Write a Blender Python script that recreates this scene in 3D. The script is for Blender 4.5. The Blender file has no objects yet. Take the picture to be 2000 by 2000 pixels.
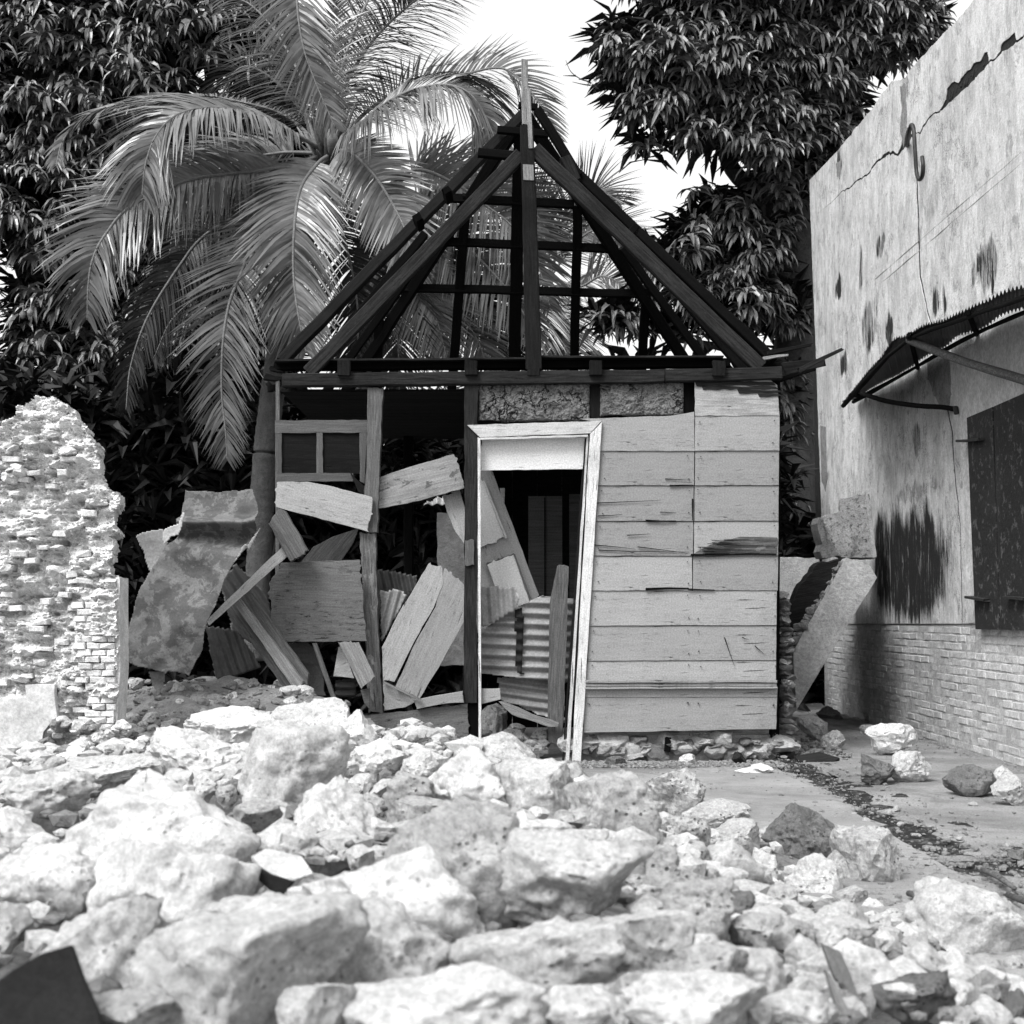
import bpy, bmesh, math, random
import numpy as np
from mathutils import Vector, Matrix, Quaternion
# ------------------------------------------------------------------ camera, world, sun, exposure
SC = bpy.context.scene
COL = SC.collection
CAMZ, FPX, PITCH = 1.08, 2857.0, math.radians(4.0)
cam_d = bpy.data.cameras.new('camera'); cam = bpy.data.objects.new('camera', cam_d); COL.objects.link(cam)
cam.location = (0, 0, CAMZ); cam.rotation_euler = (math.pi / 2 + PITCH, 0, 0)
cam_d.sensor_width = 56.0; cam_d.lens = 80.0; cam_d.clip_start = 0.05; cam_d.clip_end = 900
cam_d.dof.use_dof = True; cam_d.dof.focus_distance = 10.5; cam_d.dof.aperture_fstop = 9
SC.camera = cam
W = bpy.data.worlds.new('World'); SC.world = W; W.use_nodes = True
wn = W.node_tree; bg = wn.nodes['Background']
SUN_EL, SUN_AZ = math.radians(52), math.radians(218)      # azimuth clockwise from +Y: behind the camera, to the left
sky = wn.nodes.new('ShaderNodeTexSky'); sky.sky_type = 'NISHITA'; sky.sun_disc = False
sky.sun_elevation = SUN_EL; sky.sun_rotation = SUN_AZ; sky.dust_density = 6.0; sky.air_density = 1.5
bw = wn.nodes.new('ShaderNodeRGBToBW'); wn.links.new(sky.outputs[0], bw.inputs[0])
veil = wn.nodes.new('ShaderNodeMath'); veil.operation = 'ADD'; veil.inputs[1].default_value = 4.9     # thin bright cloud over the whole sky
wn.links.new(bw.outputs[0], veil.inputs[0]); wn.links.new(veil.outputs[0], bg.inputs[0]); bg.inputs[1].default_value = 0.12
sun_d = bpy.data.lights.new('sun', 'SUN'); sun_d.energy = 3.2; sun_d.angle = math.radians(24); sun_d.color = (1, 1, 1)
sun = bpy.data.objects.new('sun', sun_d); COL.objects.link(sun)
sdir = Vector((math.sin(SUN_AZ) * math.cos(SUN_EL), math.cos(SUN_AZ) * math.cos(SUN_EL), math.sin(SUN_EL)))
sun.rotation_euler = sdir.to_track_quat('Z', 'Y').to_euler(); sun.location = sdir * 30
SC.view_settings.view_transform = 'Standard'; SC.view_settings.look = 'None'; SC.view_settings.gamma = 1
SC.view_settings.use_curve_mapping = False; SC.view_settings.exposure = 0.27
# ------------------------------------------------------------------ helpers
RX = Matrix.Rotation(PITCH, 3, 'X'); CAM = Vector((0, 0, CAMZ))
def ray(px, py): return RX @ Vector(((px - 1000) / FPX, 1.0, (1000 - py) / FPX))
def at(px, py, Y): d = ray(px, py); return CAM + d * (Y / d.y)
def on_plane(px, py, p0, n): d = ray(px, py); return CAM + d * ((p0 - CAM).dot(n) / d.dot(n))
def on_x(px, py, X): return on_plane(px, py, Vector((X, 0, 0)), Vector((1, 0, 0)))
def on_z(px, py, z=0): return on_plane(px, py, Vector((0, 0, z)), Vector((0, 0, 1)))
def wm(o):
    m = o.matrix_basis.copy()
    return wm(o.parent) @ o.matrix_parent_inverse @ m if o.parent else m
def tag(o, label=None, cat=None, group=None, kind=None):
    for k, v in (('label', label), ('category', cat), ('group', group), ('kind', kind)):
        if v: o[k] = v
    return o
def link(o, parent=None):
    COL.objects.link(o)
    if parent: o.parent = parent; o.matrix_parent_inverse = wm(parent).inverted()
    return o
def thing(name, loc, label, cat, group=None):
    o = bpy.data.objects.new(name, None); o.location = loc; o.empty_display_size = .1; COL.objects.link(o)
    return tag(o, label, cat, group)
def mesh(name, V, F, mat=None, smooth=False):
    m = bpy.data.meshes.new(name)
    V = np.asarray(V, dtype=np.float32)
    m.vertices.add(len(V)); m.vertices.foreach_set('co', V.ravel())
    if isinstance(F, np.ndarray):
        k = F.shape[1]; m.loops.add(F.size); m.polygons.add(len(F))
        m.loops.foreach_set('vertex_index', F.ravel().astype(np.int32))
        m.polygons.foreach_set('loop_start', np.arange(0, F.size, k, dtype=np.int32))
        m.polygons.foreach_set('loop_total', np.full(len(F), k, dtype=np.int32))
    else:
        n = sum(len(f) for f in F); m.loops.add(n); m.polygons.add(len(F))
        m.loops.foreach_set('vertex_index', [i for f in F for i in f])
        st, s = [], 0
        for f in F: st.append(s); s += len(f)
        m.polygons.foreach_set('loop_start', st); m.polygons.foreach_set('loop_total', [len(f) for f in F])
    m.update(calc_edges=True)
    m.polygons.foreach_set('use_smooth', np.full(len(m.polygons), bool(smooth)))
    if mat: m.materials.append(mat)
    return m
def obj(name, V, F, mat, parent=None, mw=None, smooth=False, **kw):
    o = bpy.data.objects.new(name, V if F is None else mesh(name, V, F, mat, smooth))
    if mw is not None: o.matrix_basis = mw
    link(o, parent); return tag(o, **kw)
# vectorised value noise
def _h(ix, iy, iz, s):
    n = (ix.astype(np.uint32) * np.uint32(374761393) + iy.astype(np.uint32) * np.uint32(668265263) + iz.astype(np.uint32) * np.uint32(2147483647) + np.uint32(s * 974711 + 17)) & np.uint32(0xffffffff)
    n = (n ^ (n >> np.uint32(13))) * np.uint32(1274126177); n = n ^ (n >> np.uint32(16))
    n = n * np.uint32(2246822519); n = n ^ (n >> np.uint32(15))
    return (n & np.uint32(0xffff)).astype(np.float64) / 32767.5 - 1
def vn(p, s=0):
    p = np.asarray(p, dtype=np.float64); i = np.floor(p).astype(np.int64); f = p - i; f = f * f * f * (f * (f * 6 - 15) + 10)
    r = 0
    for a in (0, 1):
        for b in (0, 1):
            for c in (0, 1):
                w = (f[:, 0] if a else 1 - f[:, 0]) * (f[:, 1] if b else 1 - f[:, 1]) * (f[:, 2] if c else 1 - f[:, 2])
                r = r + w * _h(i[:, 0] + a, i[:, 1] + b, i[:, 2] + c, s)
    return r
def fbm(p, s=0, o=4, g=.5):
    p = np.asarray(p, dtype=np.float64); r = 0; a = 1
    for k in range(o): r = r + a * vn(p * 2 ** k + 13.7 * k, s + k); a *= g
    return r
def n1(x, y, z=0, s=0): return float(vn(np.array([[x, y, z]]), s)[0])
# ------------------------------------------------------------------ materials (all greys: the photograph is black and white)
def g3(v): return (v, v, v, 1)
class NT:
    def __init__(s, name):
        s.m = bpy.data.materials.new(name); s.m.use_nodes = True; s.t = s.m.node_tree; s.b = s.t.nodes['Principled BSDF']
    def n(s, typ, **kw):
        x = s.t.nodes.new('ShaderNode' + typ)
        for k, v in kw.items(): setattr(x, k, v)
        return x
    def l(s, a, b): s.t.links.new(a, b)
    def pos(s, kind='Object'):
        if kind == 'World': return s.n('NewGeometry').outputs['Position']
        return s.n('TexCoord').outputs[kind]
    def map(s, v, sc=(1, 1, 1), loc=(0, 0, 0)):
        m = s.n('Mapping'); m.inputs['Scale'].default_value = sc; m.inputs['Location'].default_value = loc; s.l(v, m.inputs[0]); return m.outputs[0]
    def noise(s, v, scale, detail=6, rough=.6, dist=0):
        x = s.n('TexNoise'); x.inputs['Scale'].default_value = scale; x.inputs['Detail'].default_value = detail
        x.inputs['Roughness'].default_value = rough; x.inputs['Distortion'].default_value = dist; s.l(v, x.inputs['Vector']); return x.outputs[0]
    def ramp(s, v, a, b, va=0., vb=1.):
        x = s.n('MapRange', interpolation_type='SMOOTHSTEP'); x.inputs[1].default_value = a; x.inputs[2].default_value = b
        x.inputs[3].default_value = va; x.inputs[4].default_value = vb; s.l(v, x.inputs[0]); return x.outputs[0]
    def math(s, op, a, b=None):
        x = s.n('Math', operation=op)
        for i, v in enumerate((a, b)):
            if v is None: continue
            if isinstance(v, (int, float)): x.inputs[i].default_value = v
            else: s.l(v, x.inputs[i])
        return x.outputs[0]
    def bump(s, h, dist=.01, strength=1.):
        x = s.n('Bump'); x.inputs['Distance'].default_value = dist; x.inputs['Strength'].default_value = strength
        s.l(h, x.inputs['Height']); s.l(x.outputs[0], s.b.inputs['Normal'])
    def out(s, col, rough=.8, spec=.3):
        x = s.n('CombineColor')
        for i in range(3): s.l(col, x.inputs[i])
        s.l(x.outputs[0], s.b.inputs['Base Color']); s.b.inputs['Roughness'].default_value = rough
        s.b.inputs['Specular IOR Level'].default_value = spec; return s.m
def mix(t, f, a, b):   # a*(1-f)+b*f scalars or sockets
    x = t.n('Mix', data_type='FLOAT')
    for s, v in ((0, f), (2, a), (3, b)):
        if isinstance(v, (int, float)): x.inputs[s].default_value = v
        else: t.l(v, x.inputs[s])
    return x.outputs[0]
def wood(name, base, dark, worn=.3, grain=1., crack=.5, rough=.75, flake=None, spec=.3, kind='Object', var=1., fleck=0.):
    """grain runs along local X. worn: amount of dark weathering. flake: value of bare wood under flaking paint."""
    t = NT(name); p = t.pos(kind)
    g = t.noise(t.map(p, (3, 30, 60)), 1.0, 8, .65, .3)
    f = t.noise(t.map(p, (5, 85, 85)), 1.0, 6, .75)
    big = t.noise(p, 2.3, 5, .6)
    sp = t.noise(p, 85, 5, .85)
    c = mix(t, t.ramp(g, .35, .7), base * (1 - .3 * var), base * (1 + .15 * var))
    c = mix(t, t.math('MULTIPLY', t.ramp(f, .42, .62), .5 * grain), c, dark)
    c = mix(t, t.math('MULTIPLY', t.ramp(big, .48, .72), worn), c, dark)
    if flake is not None:
        fl = t.ramp(t.noise(t.map(p, (4, 9, 9)), 1.6, 7, .7, .4), .56, .6)
        c = mix(t, fl, c, mix(t, t.ramp(f, .3, .7), flake * .5, flake))
    if fleck: fk = t.math('MULTIPLY', t.ramp(t.noise(t.map(p, (9, 48, 48)), 1., 7, .72, .5), .575, .60), t.ramp(t.noise(p, 2.1, 4, .6), .40, .58)); c = mix(t, t.math('MULTIPLY', fk, fleck), c, .012)
    cr = t.ramp(t.noise(t.map(p, (2.2, 42, 42)), 1.3, 6, .62, .6), .625, .655)
    crm = t.math('MULTIPLY', cr, t.ramp(t.noise(p, 3.1, 2, .5), .45, .62))
    c = mix(t, t.math('MULTIPLY', crm, crack), c, .012)
    c = t.math('MULTIPLY', c, t.ramp(sp, .32, .68, .74, 1.24)); c = t.math('MULTIPLY', c, t.ramp(t.n('ObjectInfo').outputs['Random'], 0, 1, .82, 1.12))
    h = t.math('SUBTRACT', t.math('ADD', t.math('MULTIPLY', g, .5), t.math('MULTIPLY', f, .4 * grain)), t.math('MULTIPLY', crm, 2.))
    t.bump(h, .004, .8); return t.out(c, rough, spec)
def stone(name, base, dark, scale=1., pits=.5, rough=.9, stain=.4, kind='Object', bumpd=.03):
    t = NT(name); p = t.pos(kind)
    a = t.noise(p, 3.2 * scale, 9, .68, .25); b = t.noise(p, 13 * scale, 9, .80); c_ = t.noise(p, 42 * scale, 6, .85)
    vo = t.n('TexVoronoi'); vo.inputs['Scale'].default_value = 26 * scale; t.l(p, vo.inputs['Vector'])
    pit = t.math('MULTIPLY', t.ramp(vo.outputs['Distance'], .30, .14), t.ramp(t.noise(p, 4.1 * scale, 4, .6), .50, .62))
    c = mix(t, t.ramp(a, .36, .66), base * .74, base * 1.08)
    c = mix(t, t.math('MULTIPLY', t.ramp(b, .50, .62), stain), c, dark)
    c = mix(t, t.math('MULTIPLY', t.ramp(t.noise(p, 1.7 * scale, 7, .7, .6), .54, .70), stain), c, dark * 1.3)
    c = t.math('MULTIPLY', c, t.ramp(c_, .34, .66, .70, 1.18))
    c = mix(t, t.math('MULTIPLY', pit, pits), c, dark * .4)
    h = t.math('ADD', t.math('ADD', t.math('MULTIPLY', a, .9), t.math('MULTIPLY', b, .5)), t.math('MULTIPLY', c_, .16))
    h = t.math('SUBTRACT', h, t.math('MULTIPLY', pit, .5 * pits)); t.bump(h, bumpd, .9)
    return t.out(c, rough, .2)
def metal(name, base, dark, rust=.5, rough=.55, blot=1.):
    t = NT(name); p = t.pos('Object')
    a = t.noise(p, 7, 9, .72, .4); b = t.noise(p, 60, 4, .7); s = t.noise(t.map(p, (1.5, 22, 22)), 1.5, 4, .6)
    c = mix(t, t.math('MULTIPLY', t.ramp(a, .48, .54), blot), base, dark); c = mix(t, t.math('MULTIPLY', t.ramp(s, .5, .7), rust), c, dark)
    c = t.math('MULTIPLY', c, t.ramp(b, .25, .75, .75, 1.2)); t.bump(b, .003, .5)
    t.out(c, rough, .4); t.b.inputs['Metallic'].default_value = .15; return t.m
def leafm(name, a_, b_, rough=.38, spec=.5, trans=0.):
    t = NT(name); p = t.pos('World'); n = t.noise(p, 2.1, 4, .6); q = t.n('NewGeometry').outputs['Random Per Island']
    c = mix(t, t.math('MULTIPLY', t.math('ADD', t.ramp(n, .35, .65), q), .5), a_, b_)
    m = t.out(c, rough, spec)
    if trans:
        tr = t.n('BsdfTranslucent'); tr.inputs[0].default_value = g3(b_ * 1.2); ms = t.n('MixShader'); ms.inputs[0].default_value = trans
        t.l(t.b.outputs[0], ms.inputs[1]); t.l(tr.outputs[0], ms.inputs[2]); t.l(ms.outputs[0], t.t.nodes['Material Output'].inputs[0])
    return m
M = {}
M['paint'] = wood('grey_paint', .27, .14, .24, .16, 1., var=.3, fleck=.30)
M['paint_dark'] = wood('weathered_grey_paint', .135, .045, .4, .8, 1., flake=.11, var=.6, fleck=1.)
M['paint_light'] = wood('pale_grey_paint', .30, .15, .3, .4, 1., var=.5, fleck=.45)
M['white'] = wood('white_paint', .56, .22, .5, .7, 1., var=.5, fleck=.5)
M['white_clean'] = wood('clean_white_paint', .54, .36, .1, .1, .1, var=.2)
M['old_wood'] = wood('bare_grey_wood', .12, .03, .5, 1.4, .8)
M['plank'] = wood('worn_plank', .24, .08, .4, 1.4, .7)
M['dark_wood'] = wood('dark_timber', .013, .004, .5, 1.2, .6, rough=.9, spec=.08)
M['black_wood'] = wood('black_timber', .005, .003, .5, 1., .4, rough=.95, spec=.04)
M['beam'] = wood('brown_beam', .026, .006, .4, 1.5, .6, rough=.9, spec=.08)
M['shutter'] = wood('black_shutter_paint', .016, .035, .35, .8, .5, rough=.6, flake=.10)
M['scarred'] = wood('scarred_board', .16, .03, .7, 1.6, 1., flake=.25)
M['rock'] = stone('white_limestone', .58, .22, 1.6, .5, stain=.42)
M['rock2'] = stone('grey_limestone', .46, .15, 1.7, .8, stain=.65)
M['rock3'] = stone('dark_crusted_stone', .17, .04, 2.2, .8, stain=.7)
M['rockb'] = stone('chalk_white_limestone', .66, .34, 1.4, .4, stain=.30)
M['rubble'] = stone('rubble_dust', .24, .07, 2.0, .3, stain=.6)
M['gravel'] = stone('gravel', .30, .09, 4., .3, stain=.6)
M['ruin'] = stone('lime_mortar', .68, .36, 2.2, .5, stain=.32, kind='World', bumpd=.012)
M['ruin_brick'] = stone('limewashed_brick', .66, .32, 2.6, .3, stain=.4, kind='World', bumpd=.01)
M['infill'] = stone('cracked_clay_infill', .19, .035, 3., .5, stain=.8, kind='World')
M['concrete'] = stone('concrete', .42, .2, 1.4, .25, stain=.5)
M['rusty'] = metal('rusty_sheet', .06, .125, .2, .7)
M['corr'] = metal('galvanised_sheet', .24, .10, .3, blot=.25)
M['corr_pale'] = metal('pale_galvanised_sheet', .42, .25, .3, blot=.2)
M['corr_dark'] = metal('dark_rusted_sheet', .05, .018, .5, blot=.5)
M['iron'] = metal('black_iron', .02, .03, .3)
M['dark'] = stone('dark_slate', .022, .02, 1., .1, stain=.3)
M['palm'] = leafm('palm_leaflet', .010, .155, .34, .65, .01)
M['palm_dark'] = leafm('shaded_palm_leaflet', .008, .03, .45, .3, .01)  # darker copy of the palm leaflet: shade among the fronds put into the colour
M['rachis'] = wood('palm_rib', .17, .1, .2, .4, 0.)
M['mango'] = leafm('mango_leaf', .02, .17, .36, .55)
M['mango_dark'] = leafm('shaded_mango_leaf', .006, .014, .5, .15)  # near-black copy of the mango leaf: foliage shade put into the colour
M['bark'] = stone('bark', .07, .02, 3., .2, stain=.6)
M['palm_bark'] = stone('palm_bark', .10, .03, 3., .2, stain=.5)
M['paper'] = stone('newsprint', .75, .6, 3., 0., stain=.1)
# ------------------------------------------------------------------ shape builders
def pip(x, y, P):
    inside = np.zeros(len(x), bool); n = len(P)
    for i in range(n):
        (x1, y1), (x2, y2) = P[i], P[(i + 1) % n]
        c = ((y1 > y) != (y2 > y)) & (x < (x2 - x1) * (y - y1) / ((y2 - y1) if y2 != y1 else 1e-9) + x1)
        inside ^= c
    return inside
def frame_of(p0, n, g):
    """local frame: X = grain direction on plane, Z = normal towards viewer"""
    n = n.normalized(); x = (g - n * g.dot(n)).normalized(); y = n.cross(x)
    m = Matrix((x, y, n)).transposed().to_4x4(); m.translation = p0; return m
def plate(name, pts, Y, mat, parent=None, th=.02, grain=None, tiltx=0., tiltz=0., jit=.0025, **kw):
    """A board: pixel outline projected onto a plane near distance Y; tiltx/tiltz lean the plane (dY per m in x, z)."""
    n = Vector((tiltx, -1, tiltz)).normalized()
    cx = sum(p[0] for p in pts) / len(pts); cy = sum(p[1] for p in pts) / len(pts)
    p0 = at(cx, cy, Y)
    if grain is None: a, b = pts[0], pts[1]
    else: a, b = grain
    P = [on_plane(p[0], p[1], p0, n) for p in pts]
    g = on_plane(b[0], b[1], p0, n) - on_plane(a[0], a[1], p0, n)
    m = frame_of(p0, n, g); mi = m.inverted(); L = [mi @ p for p in P]
    rnd = random.Random(int(cx * 7 + cy * 13)); Q = []; woody = jit > .0018 and grain is not None and name not in ('door_casing', 'siding_board')
    for i in range(len(L)):
        a, b = L[i], L[(i + 1) % len(L)]; d = (b - a).length; end = woody and abs((b - a).x) < .5 * d and d > .03; k = max(2, min(26, int(d / .011))) if end else max(1, min(14, int(d / .05))); nr = Vector((-(b - a).y, (b - a).x, 0)).normalized()
        for j in range(k):
            f = j / k; Q.append(a.lerp(b, f) + nr * ((rnd.uniform(-jit, jit) * (.6 if end else 1) + (.010 * n1(j * .22, cx) + (.012 if rnd.random() < .08 else 0) if end else 0)) if j else 0))
    area = sum(Q[i].x * Q[(i + 1) % len(Q)].y - Q[(i + 1) % len(Q)].x * Q[i].y for i in range(len(Q)))
    if area < 0: Q.reverse()
    N = len(Q); bv = min(.0025, th * .2)
    c = sum(Q, Vector()) / N
    V = [(q.x, q.y, -bv) for q in Q] + [(q.x, q.y, -th) for q in Q] + [(q.x + (c - q).normalized().x * bv, q.y + (c - q).normalized().y * bv, 0) for q in Q]
    F = [tuple(range(2 * N, 3 * N)), tuple(range(2 * N - 1, N - 1, -1))]
    for i in range(N):
        j = (i + 1) % N; F += [(i, j, 2 * N + j, 2 * N + i), (N + i, N + j, j, i)]
    return obj(name, V, F, mat, parent, m, **kw)
def timber(name, a, b, w, d, mat, parent=None, seed=0, taper=1., jit=.003, flat=False, **kw):
    """squared timber from a to b (world points); w across the view, d in depth"""
    x = (b - a); Ln = x.length; x = x / Ln; yv = Vector((0, 1, 0)) if not flat else Vector((0, 0, 1))
    z = x.cross(yv).normalized(); yv = z.cross(x).normalized()
    m = Matrix((x, yv, z)).transposed().to_4x4(); m.translation = a
    k = max(2, min(14, int(Ln / .2))); V = []; F = []; rnd = random.Random(seed + int(Ln * 1000)); c = min(w, d) * .09
    for i in range(k + 1):
        f = i / k; s = 1 + (taper - 1) * f; ww, dd = w / 2 * s, d / 2 * s; o = (rnd.uniform(-jit, jit), rnd.uniform(-jit, jit))
        for (u, v) in ((-1, -1 + c / dd), (-1 + c / ww, -1), (1 - c / ww, -1), (1, -1 + c / dd), (1, 1 - c / dd), (1 - c / ww, 1), (-1 + c / ww, 1), (-1, 1 - c / dd)):
            V.append((Ln * f + (rnd.uniform(-jit, jit) * 2 if i in (0, k) else 0), v * dd + o[0], u * ww + o[1]))
    for i in range(k):
        for j in range(8): F.append((i * 8 + j, i * 8 + (j + 1) % 8, i * 8 + 8 + (j + 1) % 8, i * 8 + 8 + j))
    F.append(tuple(range(7, -1, -1))); F.append(tuple(range(k * 8, k * 8 + 8)))
    return obj(name, V, F, mat, parent, m, **kw)
def tp(name, a, b, Y, wpx, d, mat, parent=None, Y2=None, **kw):
    """timber by pixel end points at distance Y (Y2 for far end), width in pixels"""
    A = at(a[0], a[1], Y); B = at(b[0], b[1], Y if Y2 is None else Y2)
    return timber(name, A, B, wpx * Y / FPX, d, mat, parent, seed=int(a[0] + b[1]), **kw)
def tubeVF(pts, rad, n=8, V=None, F=None, bumpy=0., rnd=None, cap=True):
    V = [] if V is None else V; F = [] if F is None else F; off = len(V); pts = [Vector(p) for p in pts]
    up = Vector((0.13, .21, .97)).normalized()
    for i, p in enumerate(pts):
        t = (pts[min(i + 1, len(pts) - 1)] - pts[max(i - 1, 0)]).normalized()
        x = t.cross(up); x = (x if x.length > .2 else t.cross(Vector((1, 0, 0)))).normalized(); y = t.cross(x)
        r = rad[i] if hasattr(rad, '__len__') else rad
        for j in range(n):
            a = 2 * math.pi * j / n; rr = r * (1 + (rnd.uniform(-bumpy, bumpy) if rnd else 0))
            V.append(tuple(p + (x * math.cos(a) + y * math.sin(a)) * rr))
    for i in range(len(pts) - 1):
        for j in range(n):
            F.append((off + i * n + j, off + i * n + (j + 1) % n, off + (i + 1) * n + (j + 1) % n, off + (i + 1) * n + j))
    if cap: F.append(tuple(off + j for j in range(n))[::-1]); F.append(tuple(off + (len(pts) - 1) * n + j for j in range(n)))
    return V, F
def spline(P, k):
    P = [Vector(p) for p in P]; Q = [P[0] * 2 - P[1]] + P + [P[-1] * 2 - P[-2]]; out = []
    for i in range(1, len(Q) - 2):
        a, b, c, d = Q[i - 1:i + 3]
        for j in range(k):
            t = j / k; out.append(.5 * ((2 * b) + (c - a) * t + (2 * a - 5 * b + 4 * c - d) * t * t + (3 * b - a - 3 * c + d) * t ** 3))
    out.append(P[-1]); return out
def sheet(name, pts, Y, mat, parent=None, rib=None, pitch=.076, amp=.009, step=.008, tiltx=0., tiltz=0., warp=0., wsc=2., seed=3, bend=None, th=.0015, **kw):
    """thin metal sheet cut to a pixel outline; rib = pixel direction along the corrugations (None: flat, dented)"""
    n = Vector((tiltx, -1, tiltz)).normalized(); cx = sum(p[0] for p in pts) / len(pts); cy = sum(p[1] for p in pts) / len(pts)
    p0 = at(cx, cy, Y); P = [on_plane(p[0], p[1], p0, n) for p in pts]; r = rib or (1, 0)
    g = on_plane(cx + r[0], cy + r[1], p0, n) - p0; m = frame_of(p0, n, g); mi = m.inverted(); L = [mi @ p for p in P]
    xs = [p.x for p in L]; ys = [p.y for p in L]; sx = step * (2.2 if rib else 1)
    gx = np.arange(min(xs) - sx, max(xs) + sx, sx); gy = np.arange(min(ys) - step, max(ys) + step, step)
    X, Yg = np.meshgrid(gx, gy, indexing='ij'); x = X.ravel(); y = Yg.ravel(); nx, ny = len(gx), len(gy)
    # pull the lattice onto a ragged outline: jitter the test, not the points
    idx = np.arange(nx * ny).reshape(nx, ny)
    F = np.stack([idx[:-1, :-1], idx[1:, :-1], idx[1:, 1:], idx[:-1, 1:]], -1).reshape(-1, 4)
    fx = x[F].mean(1); fy = y[F].mean(1); j = vn(np.stack([fx * 18, fy * 18, fx * 0], 1), seed) * .006
    F = F[pip(fx + j, fy + j, [(p.x, p.y) for p in L])]
    q = np.stack([x * wsc, y * wsc, x * 0 + seed], 1); z = fbm(q, seed, 3) * warp
    if rib: z = z + amp * np.sin(y / pitch * 2 * math.pi + .25 * vn(q * .7, seed + 5))
    if bend: z = z + bend(x, y)
    V = np.stack([x, y, z], 1); used = np.unique(F); mp = -np.ones(len(V), int); mp[used] = np.arange(len(used)); V = V[used]; F = mp[F]
    # second skin for thickness
    nV = len(V); V2 = V.copy(); V2[:, 2] -= th; e = {}
    for f in F:
        for k in range(4):
            a, b = int(f[k]), int(f[(k + 1) % 4])
            if (b, a) in e: del e[(b, a)]
            else: e[(a, b)] = 1
    S = np.array([(b, a, a + nV, b + nV) for a, b in e], dtype=int)
    FF = np.concatenate([F, F[:, ::-1] + nV, S]); return obj(name, np.concatenate([V, V2]), FF, mat, parent, m, smooth=True, **kw)
_ico = {}
def ico(s):
    if s not in _ico:
        bm = bmesh.new(); bmesh.ops.create_icosphere(bm, subdivisions=s, radius=1); bm.verts.ensure_lookup_table()
        _ico[s] = (np.array([v.co[:] for v in bm.verts]), np.array([[v.index for v in f.verts] for f in bm.faces])); bm.free()
    return _ico[s]
def rock_np(seed, sub=4, cuts=9, rough=1.05):
    if cuts > 6: cuts += 3
    V, F = ico(sub); V = V.copy(); R = np.random.RandomState(seed)
    V *= (1 + .16 * fbm(V * 1.1 + seed, seed, 2))[:, None]
    for _ in range(cuts):
        n = R.normal(size=3); n /= np.linalg.norm(n); d = R.uniform(.46, .84); s = V @ n - d; k = s > 0
        V[k] -= np.outer(s[k] * .96, n)
    nrm = V / np.linalg.norm(V, axis=1)[:, None]
    dsp = .075 * fbm(V * 2.4 + seed * 3.1, seed + 5, 5, .60) - .045 * np.abs(vn(V * 3.7 + seed, seed + 8)) + .034 * fbm(V * 9 + seed, seed + 9, 4, .6) - .09 * np.maximum(0, vn(V * 4.3 + seed, seed + 4) - .45) - .05 * np.maximum(0, vn(V * 11 + seed, seed + 6) - .5)
    V += nrm * (dsp * rough)[:, None]
    lo, hi = V.min(0), V.max(0); V = (V - (lo + hi) / 2) / ((hi - lo) / 2); return V, F
def smoothstep(a, b, x): t = np.clip((np.asarray(x, float) - a) / (b - a), 0, 1); return t * t * (3 - 2 * t)
# ------------------------------------------------------------------ ground
def xb(y): return np.interp(y, [0, 2.5, 4, 5.9, 7.7, 9.2, 10.3, 11], [1.9, 1.75, 1.62, 1.40, .92, .50, .12, -.2])   # right edge of the rubble heap
def hm_np(x, y):
    p = np.stack([x, y, x * 0], 1); d = xb(y) - x
    e = smoothstep(-.15, 1.5, d + .18 * vn(p * 1.7, 3))
    top = np.interp(y, [0, 1.5, 3, 5, 7, 8.3, 9.5, 10.6, 11.6], [.20, .30, .42, .46, .46, .44, .36, .42, .40])
    top = top - .15 * smoothstep(-1.2, -2.6, x) * smoothstep(6.2, 8.0, y) + .32 * np.exp(-((x + 2.35) / .75) ** 2 - ((y - 10.8) / .8) ** 2)
    top = top * (1 - .6 * smoothstep(-1.35, -.95, x) * smoothstep(8.4, 9.4, y))
    out = smoothstep(12.6, 11.2, y) * smoothstep(-6, -4.2, x)
    return e * top * out + e * out * (.035 * fbm(p * 4, 8, 3)) - .03 * (1 - e)
_hx = np.arange(-6, 4, .05); _hy = np.arange(.5, 13.2, .05); _HX, _HY = np.meshgrid(_hx, _hy, indexing='ij')
_HG = hm_np(_HX.ravel(), _HY.ravel()).reshape(_HX.shape).tolist()
def hm(x, y):
    u = min(max((x + 6) / .05, 0), len(_hx) - 1.001); v = min(max((y - .5) / .05, 0), len(_hy) - 1.001); i, j = int(u), int(v); u -= i; v -= j
    return (_HG[i][j] * (1 - u) + _HG[i + 1][j] * u) * (1 - v) + (_HG[i][j + 1] * (1 - u) + _HG[i + 1][j + 1] * u) * v
def on_heap(px, py):
    d = ray(px, py); t = 1.6
    while t < 13:
        p = CAM + d * (t / d.y)
        if p.z < hm(p.x, p.y) or p.z < -.0: return p
        t += .04
    return CAM + d * (13 / d.y)
def grid(name, x0, x1, y0, y1, st, hf, mat, smooth=True, **kw):
    gx = np.arange(x0, x1 + st, st); gy = np.arange(y0, y1 + st, st); X, Y = np.meshgrid(gx, gy, indexing='ij'); x = X.ravel(); y = Y.ravel()
    i = np.arange(len(x)).reshape(X.shape); F = np.stack([i[:-1, :-1], i[1:, :-1], i[1:, 1:], i[:-1, 1:]], -1).reshape(-1, 4)
    return obj(name, np.stack([x, y, hf(x, y)], 1), F, mat, smooth=smooth, **kw)
t = NT('dusty_ground'); p = t.pos('World'); a = t.noise(p, 1.5, 9, .7); b = t.noise(p, 24, 8, .75); s = t.noise(p, 120, 3, .8)
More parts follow.
